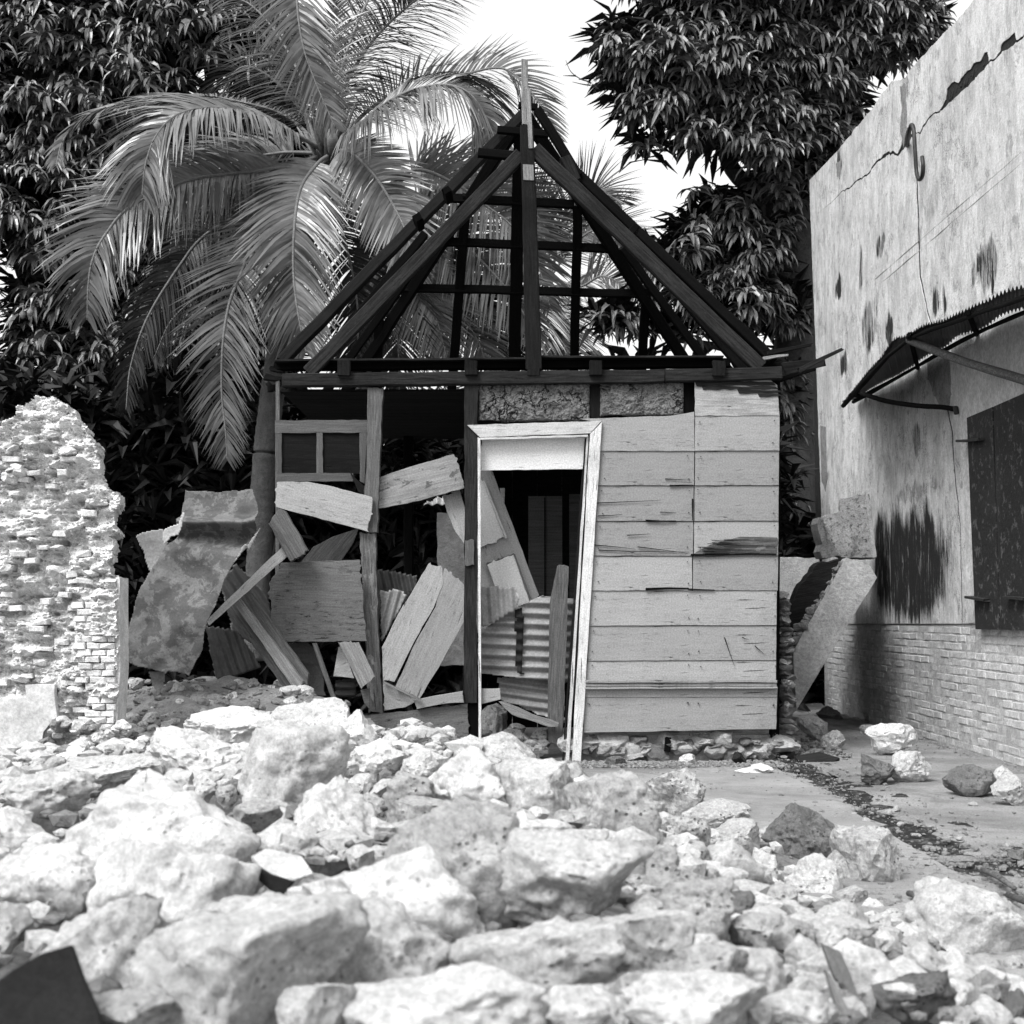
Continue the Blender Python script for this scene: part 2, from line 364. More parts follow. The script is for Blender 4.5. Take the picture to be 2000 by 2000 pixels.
c = mix(t, t.ramp(a, .38, .64), .22, .33); c = mix(t, t.math('MULTIPLY', t.ramp(b, .52, .70), .6), c, .09); c = mix(t, t.math('MULTIPLY', t.ramp(t.noise(p, .9, 9, .75, .6), .50, .62), .5), c, .10); c = t.math('MULTIPLY', c, t.ramp(s, .30, .70, .62, 1.25))
t.bump(t.math('ADD', b, t.math('MULTIPLY', s, .4)), .015); M['ground'] = t.out(c, .95, .15)
t = NT('soil_gutter'); p = t.pos('World'); b = t.noise(p, 14, 8, .75); s = t.noise(p, 90, 3, .8)
c = mix(t, t.ramp(b, .46, .66), .03, .14); c = t.math('MULTIPLY', c, t.ramp(s, .25, .75, .6, 1.3)); t.bump(t.math('ADD', b, s), .02); M['soil'] = t.out(c, .95, .15)
t = NT('trowelled_concrete'); p = t.pos('World'); a = t.noise(p, 1.2, 8, .65); st = t.noise(t.map(p, (1.2, 26, 1)), 1.6, 6, .7); s = t.noise(p, 150, 3, .8); sp_ = t.noise(p, 9, 8, .8)
c = mix(t, t.ramp(a, .35, .65), .20, .29); c = mix(t, t.math('MULTIPLY', t.ramp(st, .5, .75), .6), c, .09); c = mix(t, t.math('MULTIPLY', t.ramp(sp_, .56, .66), .45), c, .34)
c = mix(t, t.math('MULTIPLY', t.ramp(t.noise(p, .8, 9, .75, .6), .50, .60), .45), c, .10); c = t.math('MULTIPLY', c, t.ramp(s, .30, .70, .68, 1.22)); t.bump(t.math('ADD', st, t.math('MULTIPLY', s, .4)), .005); M['walk'] = t.out(c, .85, .25)
obj('ground', [(-150, -40, -.06), (150, -40, -.06), (150, 300, -.06), (-150, 300, -.06)], [(0, 1, 2, 3)], M['ground'], kind='structure')
grid('rubble_ground', -6, 2.2, .7, 13, .035, lambda x, y: hm_np(x, y) - .17 * smoothstep(9.3, 7.6, y) * smoothstep(.1, .7, xb(y) - x), M['rubble'], kind='structure')
# concrete walk in front of the house, gutter of dark soil and the pavement beside the plastered building
def slabmesh(name, x0, x1, y0, y1, top, ed, mat, seed, **kw):
    st = .05; gx = np.arange(x0, x1, st); gy = np.arange(y0, y1, st * 1.6); X, Y = np.meshgrid(gx, gy, indexing='ij'); x = X.ravel(); y = Y.ravel()
    e = np.zeros_like(x); 
    lx = (np.abs(x - gx[0]) < 1e-6) | (np.abs(x - gx[-1]) < 1e-6); x2 = x + lx * ed * fbm(np.stack([y * 3, x * 5, x * 0], 1), seed, 4)
    z = top + .006 * fbm(np.stack([x * 2, y * 2, x * 0], 1), seed, 3) - lx * .015
    i = np.arange(len(x)).reshape(X.shape); F = [tuple(f) for f in np.stack([i[:-1, :-1], i[1:, :-1], i[1:, 1:], i[:-1, 1:]], -1).reshape(-1, 4)]
    n = len(x); V = list(zip(x2, y, z)); b = list(i[:, 0]) + list(i[-1, 1:]) + list(i[-2::-1, -1]) + list(i[0, -2:0:-1])
    for k in b: V.append((x2[k], y[k], -.2))
    for k in range(len(b)): F.append((b[k], n + k, n + (k + 1) % len(b), b[(k + 1) % len(b)]))
    return obj(name, V, F, mat, kind='structure', **kw)
slabmesh('concrete_walk', -1.2, 1.92, 2.2, 10.35, .012, .14, M['walk'], 4)
slabmesh('pavement', 2.12, 3.62, 6.6, 17.5, .0, .13, M['ground'], 9)
grid('gutter', 1.75, 2.35, 3.0, 12.5, .03, lambda x, y: -.012 + .022 * fbm(np.stack([x * 6, y * 6, x], 1), 5, 4), M['soil'], kind='structure')
grid('yard', 1.7, 3.7, 2.5, 6.8, .04, lambda x, y: -.014 + .02 * fbm(np.stack([x * 5, y * 5, x], 1), 6, 4), M['ground'], kind='structure')
grid('alley_floor', 1.5, 3.7, 10.2, 18, .06, lambda x, y: -.01 + .03 * fbm(np.stack([x * 3, y * 3, x], 1), 7, 3) + .10 * smoothstep(12.5, 14, y) * smoothstep(3.6, 2.2, x), M['ground'], kind='structure')
# ------------------------------------------------------------------ plastered building on the right
WX = 3.6
bld = thing('plastered_building', (WX, 13, 0), 'tall whitewashed masonry building with cracked stained plaster and a black shutter', 'building')
t = NT('stained_whitewash'); p = t.pos('World'); big = t.noise(p, .9, 6, .65)
pd = t.n('VectorMath', operation='ADD'); nz = t.n('TexNoise'); nz.inputs['Scale'].default_value = 9; nz.inputs['Detail'].default_value = 5; t.l(t.map(p, (1, 1, .35)), nz.inputs['Vector'])
sc_ = t.n('VectorMath', operation='SCALE'); t.l(nz.outputs['Color'], sc_.inputs[0]); sc_.inputs['Scale'].default_value = .30; t.l(p, pd.inputs[0]); t.l(sc_.outputs[0], pd.inputs[1])
streak = t.noise(t.map(p, (5, 3.2, 1.7)), 1.7, 10, .78, .3); fine = t.noise(t.map(p, (30, 20, 7)), 1.3, 8, .82); sp2 = t.noise(t.map(p, (1, .6, 1)), 55, 6, .85)
col = mix(t, t.ramp(streak, .36, .62), .41, .68); col = mix(t, t.math('MULTIPLY', t.ramp(fine, .5, .72), .55), col, .26)
col = mix(t, t.math('MULTIPLY', t.ramp(big, .5, .68), .45), col, .36)
fr = t.ramp(t.noise(t.map(p, (3, 3, 2.2)), 2.2, 9, .8, .6), .54, .60); col = mix(t, t.math('MULTIPLY', fr, .60), col, .20); fr2 = t.ramp(t.noise(t.map(p, (3, 4, 1.3)), 1.6, 9, .8, .4), .57, .63); col = mix(t, t.math('MULTIPLY', fr2, .6), col, .68)
stains = [(1722, 1095, 20, 118, .85), (1752, 1085, 17, 128, .95), (1784, 1095, 20, 130, .85), (1814, 1085, 15, 132, 1.), (1838, 1090, 12, 120, .7), (1775, 1115, 84, 125, .95), (1855, 1080, 10, 100, .5), (1790, 960, 60, 20, .5), (1638, 560, 8, 26, .95), (1721, 478, 12, 22, .7), (1697, 640, 15, 62, .72), (1737, 645, 8, 40, .9), (1930, 520, 26, 58, .72), (1938, 540, 6, 44, 1.), (1915, 520, 5, 40, .8),
          (1826, 595, 8, 34, .8), (1845, 590, 5, 34, .7), (1647, 710, 10, 28, .9), (1682, 520, 5, 55, .6), (1905, 530, 9, 28, .6), (1638, 320, 6, 40, .7), (1813, 405, 12, 26, .35), (1712, 590, 6, 30, .6),
          (1826, 110, 12, 20, .4), (1790, 860, 10, 40, .6), (1704, 870, 4, 60, .4), (1610, 860, 10, 110, .35), (1958, 1130, 14, 50, .2), (1770, 170, 10, 40, .4)]
acc = 0.
sn1 = t.noise(t.map(p, (15, 12, 1.9)), 1.2, 10, .80, .3)
for (sx, sy, rx, ry, k) in stains:
    c0 = on_x(sx, sy, WX); ryw = abs(on_x(sx - rx, sy, WX).y - on_x(sx + rx, sy, WX).y) / 2; rzw = abs(on_x(sx, sy - ry, WX).z - on_x(sx, sy + ry, WX).z) / 2
    s1 = t.n('VectorMath', operation='SUBTRACT'); t.l(pd.outputs[0], s1.inputs[0]); s1.inputs[1].default_value = (c0.x + .15, c0.y + .15, c0.z + .15)
    s2 = t.n('VectorMath', operation='MULTIPLY'); t.l(s1.outputs[0], s2.inputs[0]); s2.inputs[1].default_value = (0, 1 / ryw, 1 / rzw)
    s3 = t.n('VectorMath', operation='LENGTH'); t.l(s2.outputs[0], s3.inputs[0])
    v = t.math('MULTIPLY', t.ramp(s3.outputs['Value'], 1.15, .55), k); acc = v if isinstance(acc, float) else t.math('MAXIMUM', acc, v)
sv = t.math('ADD', acc, t.math('MULTIPLY', t.math('SUBTRACT', sn1, .5), 2.6))
on = t.ramp(acc, .02, .2)
col = mix(t, t.math('MULTIPLY', t.math('MULTIPLY', t.ramp(sv, .30, .62), on), .62), col, .12)
col = mix(t, t.math('MULTIPLY', t.ramp(sv, .62, .84), on), col, .018)
vo = t.n('TexVoronoi', feature='DISTANCE_TO_EDGE'); vo.inputs['Scale'].default_value = 1.3; wv = t.n('VectorMath', operation='ADD'); nz2 = t.n('TexNoise'); nz2.inputs['Scale'].default_value = 2.5; nz2.inputs['Detail'].default_value = 9; nz2.inputs['Roughness'].default_value = .75; t.l(p, nz2.inputs['Vector']); t.l(p, wv.inputs[0]); t.l(nz2.outputs['Color'], wv.inputs[1]); t.l(wv.outputs[0], vo.inputs['Vector'])
ck = t.math('MULTIPLY', t.ramp(vo.outputs['Distance'], .011, .004), t.ramp(t.noise(p, .8, 3, .5), .47, .56)); col = mix(t, t.math('MULTIPLY', ck, .85), col, .04)
col = t.math('MULTIPLY', col, t.ramp(sp2, .32, .68, .74, 1.14))
t.bump(t.math('SUBTRACT', t.math('ADD', t.math('MULTIPLY', streak, .5), t.math('ADD', sp2, fine)), acc), .006, .8); M['wall'] = t.out(col, .9, .2)
M['wall_clean'] = stone('smooth_whitewash', .60, .40, .7, .05, stain=.25, kind='World', bumpd=.006)
M['brick_white'] = stone('whitewashed_brick', .54, .22, 1.6, .5, stain=.45, kind='World', bumpd=.006)
M['mortar'] = stone('dirty_mortar', .50, .24, 2.5, .2, stain=.5, kind='World')
M['core'] = stone('shaded_wall_core', .03, .01, 3., .3, stain=.6, kind='World')  # near black: the shade inside cracks and gaps is put into the colour
def wallpoly(name, pts, X, th, mat, parent, jit=0, **kw):
    P = [on_x(a, b, X) for a, b in pts]; Q = []
    for i in range(len(P)):
        a, b = P[i], P[(i + 1) % len(P)]; k = max(1, int((b - a).length / .02)) if jit and (b - a).length < 1.6 else 1
        for j in range(k):
            q = a.lerp(b, j / k)
            if j and jit: q = q + Vector((0, n1(q.y * 9, q.z * 9, 1) + .4 * n1(q.y * 19, q.z * 19, 2), n1(q.y * 9, q.z * 9, 51) + .4 * n1(q.y * 19, q.z * 19, 52))) * jit
            Q.append(q)
    ar = sum(Q[i].y * Q[(i + 1) % len(Q)].z - Q[(i + 1) % len(Q)].y * Q[i].z for i in range(len(Q)))
    if ar > 0: Q.reverse()
    N = len(Q); V = [tuple(q) for q in Q] + [(q.x + th, q.y, q.z) for q in Q]; F = [tuple(range(N)), tuple(range(2 * N - 1, N - 1, -1))] + [((i + 1) % N, i, N + i, N + (i + 1) % N) for i in range(N)]
    from mathutils.geometry import delaunay_2d_cdt
    pts2 = [Vector((q.y, q.z)) for q in Q]; vo_, _, tr, vi, _, _ = delaunay_2d_cdt(pts2, [], [list(range(N))], 1, 1e-6)
    V = [(X, v.x, v.y) for v in vo_] + [(X + th, v.x, v.y) for v in vo_]; K = len(vo_)
    F = [tuple(f[::-1]) for f in tr] + [tuple(k + K for k in f) for f in tr]; mpv = {}
    for k, src in enumerate(vi):
        for q_ in src: mpv[q_] = k
    for i in range(N):
        a, b = mpv[i], mpv[(i + 1) % N]
        if a != b: F.append((b, a, K + a, K + b))
    me = mesh(name, V, F, mat)
    a0 = (Vector(V[F[0][1]]) - Vector(V[F[0][0]])).cross(Vector(V[F[0][2]]) - Vector(V[F[0][0]]))
    if a0.x > 0: me.flip_normals()
    return obj(name, me, None, None, parent, **kw)
top = [(1581, 352), (1640, 290), (1700, 215), (1742, 158), (1752, 158), (1768, 152), (1775, 138), (1850, 60), (1905, -2), (2000, -110), (2250, -400)]
cl = [(1630, 391), (1645, 375), (1659, 369), (1674, 353), (1695, 342), (1715, 316), (1736, 301), (1752, 305), (1765, 292), (1773, 283), (1780, 268), (1790, 263), (1798, 262), (1803, 248), (1815, 232), (1837, 216), (1857, 201), (1870, 187), (1890, 171), (1905, 151), (1922, 137), (1930, 126), (1946, 115), (1956, 104), (1975, 91), (1984, 83), (2000, 71), (2250, -150)]
cu = [(1630, 390), (1645, 373), (1659, 366), (1674, 350), (1695, 338), (1715, 311), (1736, 294), (1752, 300), (1760, 284), (1763, 260), (1773, 248), (1780, 261), (1790, 260), (1797, 259), (1802, 245), (1814, 229), (1836, 213), (1847, 195), (1849, 175), (1861, 161), (1872, 162), (1885, 144), (1904, 123), (1915, 119), (1922, 103), (1929, 101), (1931, 120), (1945, 112), (1953, 100), (1955, 88), (1966, 77), (1981, 62), (1985, 78), (2000, 66), (2250, -155)]
wallpoly('parapet_plaster', top + cu[::-1] + [(1583, 428)], WX, .006, M['wall'], bld, jit=.012)
v1 = [(1790, 263), (1788, 345), (1791, 414), (1795, 538), (1805, 588), (1812, 617), (1826, 660), (1849, 803), (1857, 840), (1862, 920), (1872, 1010), (1876, 1120), (1877, 1218)]
v2 = [(a + (3.4 if b < 800 else 3.4 if b < 1000 else 2.6), b) for a, b in v1[::-1]]; v2[-1] = v1[0]
wallpoly('wall_plaster', [(1583, 428)] + cl[:12] + v1[1:] + [(1607, 1218), (1604, 1000), (1597, 800), (1590, 600)], WX, .006, M['wall'], bld, jit=.012)
wallpoly('wall_plaster', v2 + cl[12:] + [(2250, 1218)], WX, .006, M['wall'], bld, jit=.012)
# masonry core behind the plaster (with the return at the far corner)
P = [on_x(a, b, WX) for a, b in top]; far = P[0].y - .03
V = []; F = []; CZ = on_x(1877, 1218, WX).z - .003
Q = [(far, CZ), (far, P[0].z - .06)] + [(q.y, q.z - .05) for q in P[1:]] + [(P[-1].y, CZ)]
for q in Q: V.append((WX + .0085, q[0], q[1]))
for q in Q: V.append((WX + .5, q[0], q[1]))
N = len(Q); F = [tuple(range(N)), tuple(range(2 * N - 1, N - 1, -1))] + [(i, (i + 1) % N, N + (i + 1) % N, N + i) for i in range(N)]
obj('masonry_core', V, F, M['core'], bld)
# plaster joint line across the wall (a flat raised band) and the parapet coping
for (a, b) in (((1710, 544), (2060, 240)), ((1722, 552), (2060, 262))):
    A, B = on_x(*a, WX), on_x(*b, WX)
    timber('joint_line', A, B, .007, .004, M['wall'], bld, flat=False)
# brick base: mortar bed plus single bricks
ztop = on_x(1877, 1218, WX).z
def base_top(y): return ztop
far2 = on_x(1607, 1218, WX).y
obj('mortar_bed', [(WX + .010, 7, -.1), (WX + .010, far2, -.1), (WX + .010, far2, ztop - .004), (WX + .010, 7, ztop - .004), (WX + .5, 7, -.1), (WX + .5, far2, -.1), (WX + .5, far2, ztop - .004), (WX + .5, 7, ztop - .004)],
    [(0, 1, 2, 3), (7, 6, 5, 4), (3, 2, 6, 7), (1, 5, 6, 2), (0, 3, 7, 4)], M['mortar'], bld)
def brick_np(seed, L, H, D, ch=.006, rough=.003):
    R = np.random.RandomState(seed); V = []
    for z in (-1, 1):
        for (a, b) in ((-1, -1), (1, -1), (1, 1), (-1, 1)): V.append((a * L / 2, z * -D / 2 + 0, b * H / 2))
    V = np.array([(v[0], v[1], v[2]) for v in V]); f = V[:4].copy()  # y=+D/2 back first
    front = V[4:].copy(); front[:, 1] = -D / 2; back = f; back[:, 1] = D / 2; mid = front.copy(); mid[:, 1] = -D / 2 + ch
    fr = front.copy(); fr[:, 0] -= np.sign(fr[:, 0]) * ch; fr[:, 2] -= np.sign(fr[:, 2]) * ch
    A = np.concatenate([back, mid, fr]); A += R.uniform(-rough, rough, A.shape)
    F = [(0, 3, 2, 1)] + [(i, (i + 1) % 4, 4 + (i + 1) % 4, 4 + i) for i in range(4)] + [(4 + i, 4 + (i + 1) % 4, 8 + (i + 1) % 4, 8 + i) for i in range(4)] + [(8, 9, 10, 11)]
    return A, F
bm_v = [mesh('brick', *brick_np(i, .229, .060, .04, .007, .003), M['brick_white']) for i in range(8)]
rw = Matrix.Rotation(-math.pi / 2, 4, 'Z'); bl = []; r_ = random.Random(5); z = .0; row = 0
while z < ztop - .03:
    y = 8.6 + (row % 2) * .115
    while y < far2 - .1:
        bl.append((y, z + .033)); y += .236
    z += .0655; row += 1
bl.sort(key=lambda q: q[0]); SV = []; SF = []
for i, (y, z) in enumerate(bl):
    if r_.random() < .012: continue
    m = Matrix.Translation((WX + .0275 + r_.uniform(-.004, .0045), y, z)) @ rw @ Matrix.Rotation(r_.uniform(-.02, .02), 4, 'Y') @ Matrix.Diagonal((r_.uniform(.93, 1.03), 1, r_.uniform(.9, 1.04), 1))
    if i < 300: obj('brick', bm_v[i % 8], None, None, bld, m)
    else:
        A, Fb = brick_np(i, .225, .056, .04); A = [m @ Vector(a) for a in A]; o = len(SV); SV += [tuple(a) for a in A]; SF += [tuple(k + o for k in f) for f in Fb]
obj('brickwork', SV, SF, M['brick_white'], bld, kind='stuff')
# exposed rubble patch at the corner below the awning
# window: pale reveal, black shutter boards, iron hinges
wallpoly('window_surround', [(1868, 700), (1872, 812), (1884, 1010), (1886, 1150), (1890, 1216), (2250, 1210), (2250, 380), (1990, 590)], WX - .006, .01, M['wall_clean'], bld)
def shb(a, b): return wallpoly('shutter_board', [a[0], a[1], b[1], b[0]], WX - .05, .035, M['shutter'], bld)
sh = shb(((1888, 816), (1905, 1229)), ((1938, 795), (1952, 1230)))
shb(((1940.5, 794), (1954, 1230)), ((2000, 768), (2010, 1232)))
shb(((2002.5, 767), (2012, 1232)), ((2080, 732), (2086, 1235)))
for i, (a, b) in enumerate((((1876, 862), (1920, 858)), ((1893, 1166), (1931, 1172)), ((1968, 1167), (2010, 1170)))):
    A, B = on_x(*a, WX - .06), on_x(*b, WX - .06); timber('hinge', A, B, .075, .02, M['iron'], bld, flat=False)
    for f in (.25, .75):
        q = A.lerp(B, f); V, F = tubeVF([q + Vector((-.025, 0, 0)), q + Vector((.01, 0, 0))], .012, 6); obj('rivet', V, F, M['iron'], bld)
# awning: corrugated sheet on poles
Bp = [on_x(1668, 775, 3.57), on_x(1768, 722, 3.57), on_x(1880, 655, 3.57), on_x(2000, 598, 3.57), on_x(2100, 560, 3.57)]
Ap = [on_x(1645, 783, 3.1), on_x(1757, 658, 3.02), on_x(1870, 608, 2.95), on_x(2000, 562, 2.9), on_x(2110, 520, 2.9)]
A2 = spline(Ap, 60); B2 = spline(Bp, 60); n = len(A2); kx = 8; V = []; F = []
for i in range(n):
    for j in range(kx):
        f = j / (kx - 1); q = A2[i].lerp(B2[i], f); s = sum((A2[k + 1] - A2[k]).length for k in range(i)) if False else A2[i].y
        q = q + Vector((0, 0, .016 * math.sin(B2[i].y / .076 * 2 * math.pi) + .03 * n1(q.y * 2, q.x * 2)))
        V.append(tuple(q))
V += [(v[0], v[1], v[2] - .003) for v in V]; o = n * kx
for i in range(n - 1):
    for j in range(kx - 1):
        a = i * kx + j; F += [(a, a + 1, a + kx + 1, a + kx), (o + a + kx, o + a + kx + 1, o + a + 1, o + a)]
    F.append((i * kx, (i + 1) * kx, o + (i + 1) * kx, o + i * kx))
aw = obj('awning_sheet', V, F, M['corr_dark'], bld, smooth=True)
for f, w in ((.06, .04), (.94, .04)):
    pts = [A2[i].lerp(B2[i], f) + Vector((0, 0, -.05)) for i in range(0, n, 24)]
    V, F = tubeVF(pts, [w / 2 + .006 * n1(i, 3) for i in range(len(pts))], 7); obj('awning_rail', V, F, M['dark_wood'], bld, smooth=True)
for i in (10, 70, 130, 190):
    V, F = tubeVF([A2[i] + Vector((0, 0, -.035)), B2[i] + Vector((.03, 0, -.035))], .02, 6); obj('awning_rafter', V, F, M['black_wood'], bld)
strut = [on_x(1775, 664, 3.05), on_x(1880, 705, 3.25), on_x(2000, 742, 3.5), on_x(2050, 760, 3.6)]
V, F = tubeVF(spline(strut, 4), [.03, .032, .033, .031, .030, .031, .033, .034, .034, .033, .033, .033, .03], 8); obj('strut', V, F, M['old_wood'], bld, smooth=True)
br = [on_x(1682, 768, 3.1), on_x(1730, 783, 3.25), on_x(1790, 792, 3.4), on_x(1840, 795, 3.52), on_x(1868, 800, 3.62)]
V, F = tubeVF(spline(br, 3), .022, 7); obj('strut', V, F, M['dark_wood'], bld, smooth=True, label='crooked dark branch propping the far end of the awning')
V, F = tubeVF([on_x(1866, 795, 3.57), on_x(1868, 808, 3.57)], .02, 6); obj('bracket', V, F, M['iron'], bld)
hk = [(1772, 285, 3.60), (1775, 262, 3.5), (1779, 245, 3.48), (1784, 250, 3.47), (1787, 290, 3.47), (1790, 335, 3.48), (1795, 350, 3.47), (1801, 345, 3.45), (1803, 325, 3.44), (1801, 306, 3.44)]
hook = bpy.data.objects; V, F = tubeVF(spline([on_x(a, b, c) for a, b, c in hk], 4), .018, 8); obj('iron_hook', V, F, M['iron'], bld, smooth=True)
# broken brick edge high on the wall (exposed masonry behind the fallen plaster strip)
SV = []; SF = []
for i in range(60):
    f = i / 59; a = cl[16:22]; k = f * (len(a) - 1); j = min(int(k), len(a) - 2); u = k - j; px = a[j][0] * (1 - u) + a[j + 1][0] * u; py = a[j][1] * (1 - u) + a[j + 1][1] * u - 8 + r_.uniform(-6, 6)
    q = on_x(px, py, WX + .035); A, Fb = rock_np(300 + i, 1, 4, .5); A = A * np.array([.03, .06, .04]) * r_.uniform(.6, 1.2) + np.array(q); o = len(SV); SV += [tuple(v) for v in A]; SF += [tuple(int(k2) + o for k2 in f2) for f2 in Fb]
obj('exposed_rubble', SV, SF, M['core'], bld, kind='stuff')  # core colour, so the shade of the gash is in the rubble itself
M['bare'] = stone('bare_masonry', .28, .08, 3., .5, stain=.7, kind='World', bumpd=.02)
for P_ in ([(1757, 168), (1766, 163), (1770, 200), (1771, 250), (1764, 290), (1758, 250), (1762, 210)], [(1812, 700), (1835, 690), (1854, 705), (1858, 770), (1852, 800), (1836, 792), (1822, 770), (1812, 735)], [(1632, 320), (1642, 312), (1640, 350), (1634, 345)], [(1602, 830), (1612, 835), (1616, 930), (1612, 960), (1604, 940)]): wallpoly('bare_patch', P_, WX - .004, .01, M['bare'], bld, jit=.02)
# ------------------------------------------------------------------ leaning slab and block in the alley
def block(name, pts, Y, th, mat, parent=None, tiltx=0, tiltz=0, jit=.006, **kw): return plate(name, pts, Y, mat, parent, th=th, tiltx=tiltx, tiltz=tiltz, jit=jit, **kw)
M['slab'] = stone('pale_slab_face', .50, .20, .8, .1, stain=.5)
slab = block('concrete_slab', [(1653, 1089), (1700, 1106), (1713, 1128), (1640, 1246), (1556, 1386), (1552, 1340), (1549, 1272)], 13.2, 2.0, M['slab'], tiltx=-.12, jit=.0018, label='pale concrete slab leaning against the plastered wall in the alley', cat='slab')  # unseen depth added behind the face to cast deep shade below it
SV = []; SF = []
for i in range(46):
    f = r_.random(); q = at(1650 + (1545 - 1650) * f + r_.uniform(-10, 5), 1096 + (1262 - 1096) * f + r_.uniform(-7, 9), 13.28 + r_.uniform(-.03, .06)); A, Fb = rock_np(900 + i, 2, 7); A = A * np.array([.05, .05, .04]) * r_.uniform(.4, 1.1) + np.array(q); o = len(SV); SV += [tuple(v) for v in A]; SF += [tuple(int(k2) + o for k2 in f2) for f2 in Fb]
obj('broken_edge', SV, SF, M['rubble'], slab, kind='stuff')
side = block('laminated_slab', [(1598, 1100), (1652, 1090), (1548, 1272), (1538, 1262), (1535, 1210), (1560, 1150)], 13.45, .10, M['beam'], tiltx=.3, jit=.012, label='dark splintered timber layer lying behind the leaning pale slab', cat='slab')
chunk = thing('masonry_chunk', at(1655, 1090, 13.9), 'stained masonry chunk balanced on top of the leaning slab', 'masonry')
block('chunk_face', [(1641, 973), (1697, 964), (1706, 1089), (1640, 1088), (1602, 1062), (1603, 1010), (1641, 998)], 13.8, .5, stone('stained_block', .34, .03, 1.6, .3, stain=1.), chunk, tiltx=-.2, jit=.012)
block('chunk_edge', [(1690, 960), (1694, 955), (1712, 1088), (1705, 1090)], 13.75, .3, M['concrete'], chunk, tiltx=-.2)
block('chunk_lump', [(1600, 1010), (1610, 1015), (1612, 1050), (1645, 1085), (1606, 1090), (1602, 1050), (1598, 1035)], 13.74, .3, M['infill'], chunk, jit=.02)
block('low_wall', [(1524, 1088), (1600, 1090), (1600, 1260), (1524, 1260)], 15.2, .2, M['concrete'], label='low pale wall seen in the gap between the house and the alley', cat='wall')
# ------------------------------------------------------------------ the wooden house
FY = 11.0
H = thing('wooden_house', (0.1, FY + 1.5, 0), 'ruined wooden house with open roof frame and half its grey boards gone', 'house')
def hp(name, pts, Y, mat, **kw): return plate(name, pts, Y, mat, H, **kw)
# roof frame. Pyramid: apex, four corners
AP = at(1024, 222, 12.35); FL = at(548, 708, 11.15); FR = at(1518, 703, 11.15); BR = Vector((FR.x, 14.25, FR.z)); BL = Vector((FL.x, 14.25, FL.z))
def rt(name, A, B, w, d, mat='dark_wood', **kw): return timber(name, A, B, w, d, M[mat], H, seed=int(A.x * 99), jit=.004, **kw)
rt('hip_rafter', FL, AP, .085, .11); rt('hip_rafter', at(1510, 704, 11.2), at(1112, 326, 12.0), .075, .10, 'black_wood')
rt('hip_rafter', BR, AP, .10, .10, 'black_wood'); rt('hip_rafter', BL, AP, .10, .10, 'black_wood')
nb = (BL - AP).cross(BR - AP).normalized()
def back(px, py): return on_plane(px, py, AP, nb)
for (y, x0, x1) in ((392, 868, 1122), (478, 850, 1196), (567, 772, 1266), (650, 690, 1320)):
    if y > 640: continue
    rt('purlin', back(x0, y - 6), back(x1, y + 8), .075, .06, 'black_wood')
for (xt, yt, xb_, yb) in ((742, 600, 733, 790), (912, 380, 880, 790), (1016, 250, 1002, 800), (1128, 405, 1120, 790), (1262, 560, 1250, 790)):
    rt('rafter', back(xt, yt), back(xb_, yb), .115 if xt == 1016 else .085, .07, 'black_wood')
# side slopes: rafters and battens seen edge-on behind the front truss
nr = (FR - AP).cross(BR - AP).normalized()
for f in (.18, .36, .56, .78):
    a = AP.lerp(FL, f); b = AP.lerp(BL, f); rt('batten', a, b, .05, .05, 'black_wood'); a = AP.lerp(FR, f); b = AP.lerp(BR, f); rt('batten', a, b, .05, .05, 'black_wood')
for f in (.35, .7):
    a = AP.lerp(FR.lerp(BR, f), 1.); rt('rafter', AP.lerp(FR, .45).lerp(AP.lerp(BR, .45), f), FR.lerp(BR, f), .07, .07, 'black_wood')
    rt('rafter', AP.lerp(FL, .45).lerp(AP.lerp(BL, .45), f), FL.lerp(BL, f), .07, .07, 'black_wood')
# front truss
tp('king_post', (1029, 248), (1043, 722), FY - .02, 27, .08, M['dark_wood'], H, taper=1.18)
tp('finial', (1024, 118), (1027, 245), FY + .02, 13, .05, wood('weathered_finial', .30, .05, .55, 1.2, .5), H, taper=1.1)
tp('finial', (1032, 175), (1037, 290), FY - .05, 9, .04, M['plank'], H)
tp('king_post_patch', (1032, 322), (1033, 352), FY - .064, 21, .012, M['plank'], H)
tp('principal_rafter', (1018, 302), (603, 728), FY, 27, .08, M['beam'], H)
tp('principal_rafter', (1042, 292), (1485, 718), FY, 29, .08, M['beam'], H)
tp('principal_rafter', (1050, 215), (1130, 345), FY + .9, 17, .09, M['black_wood'], H, Y2=FY + .9)
tp('ridge_stub', (972, 254), (1070, 262), FY + 1.1, 14, .06, M['black_wood'], H)
tp('ridge_stub', (1012, 206), (1050, 210), FY + 1.1, 12, .06, M['black_wood'], H)
tp('purlin', (934, 298), (1018, 306), FY + .9, 17, .07, M['black_wood'], H)
tp('purlin_end', (1103, 310), (1124, 356), FY + .3, 21, .12, M['beam'], H)
tp('purlin_end', (1228, 464), (1242, 448), FY + .3, 14, .3, M['black_wood'], H)
tp('purlin_end', (812, 438), (824, 430), FY + .3, 16, .3, M['black_wood'], H)
tp('purlin_end', (868, 385), (880, 378), FY + .3, 14, .3, M['black_wood'], H)
# wall plates and cleats
tp('wall_plate', (537, 716), (1425, 710), FY + .12, 17, .10, M['black_wood'], H)
tp('plate_lit_edge', (540, 707), (1036, 703), FY + .06, 4, .16, M['beam'], H)  # paler strips stand in for the lit top edge of the wall plate
tp('plate_lit_edge', (1052, 700), (1410, 700), FY + .06, 4, .16, M['beam'], H)
tp('top_beam', (553, 744), (1296, 736), FY - .01, 26, .09, M['beam'], H)
tp('top_beam', (1298, 735), (1525, 730), FY - .015, 25, .09, M['beam'], H)
for x in (672, 920, 1042, 1164, 1404): tp('cleat', (x, 705), (x, 733), FY - .075 if x != 1042 else FY - .04, 25, .05, M['dark_wood'], H)
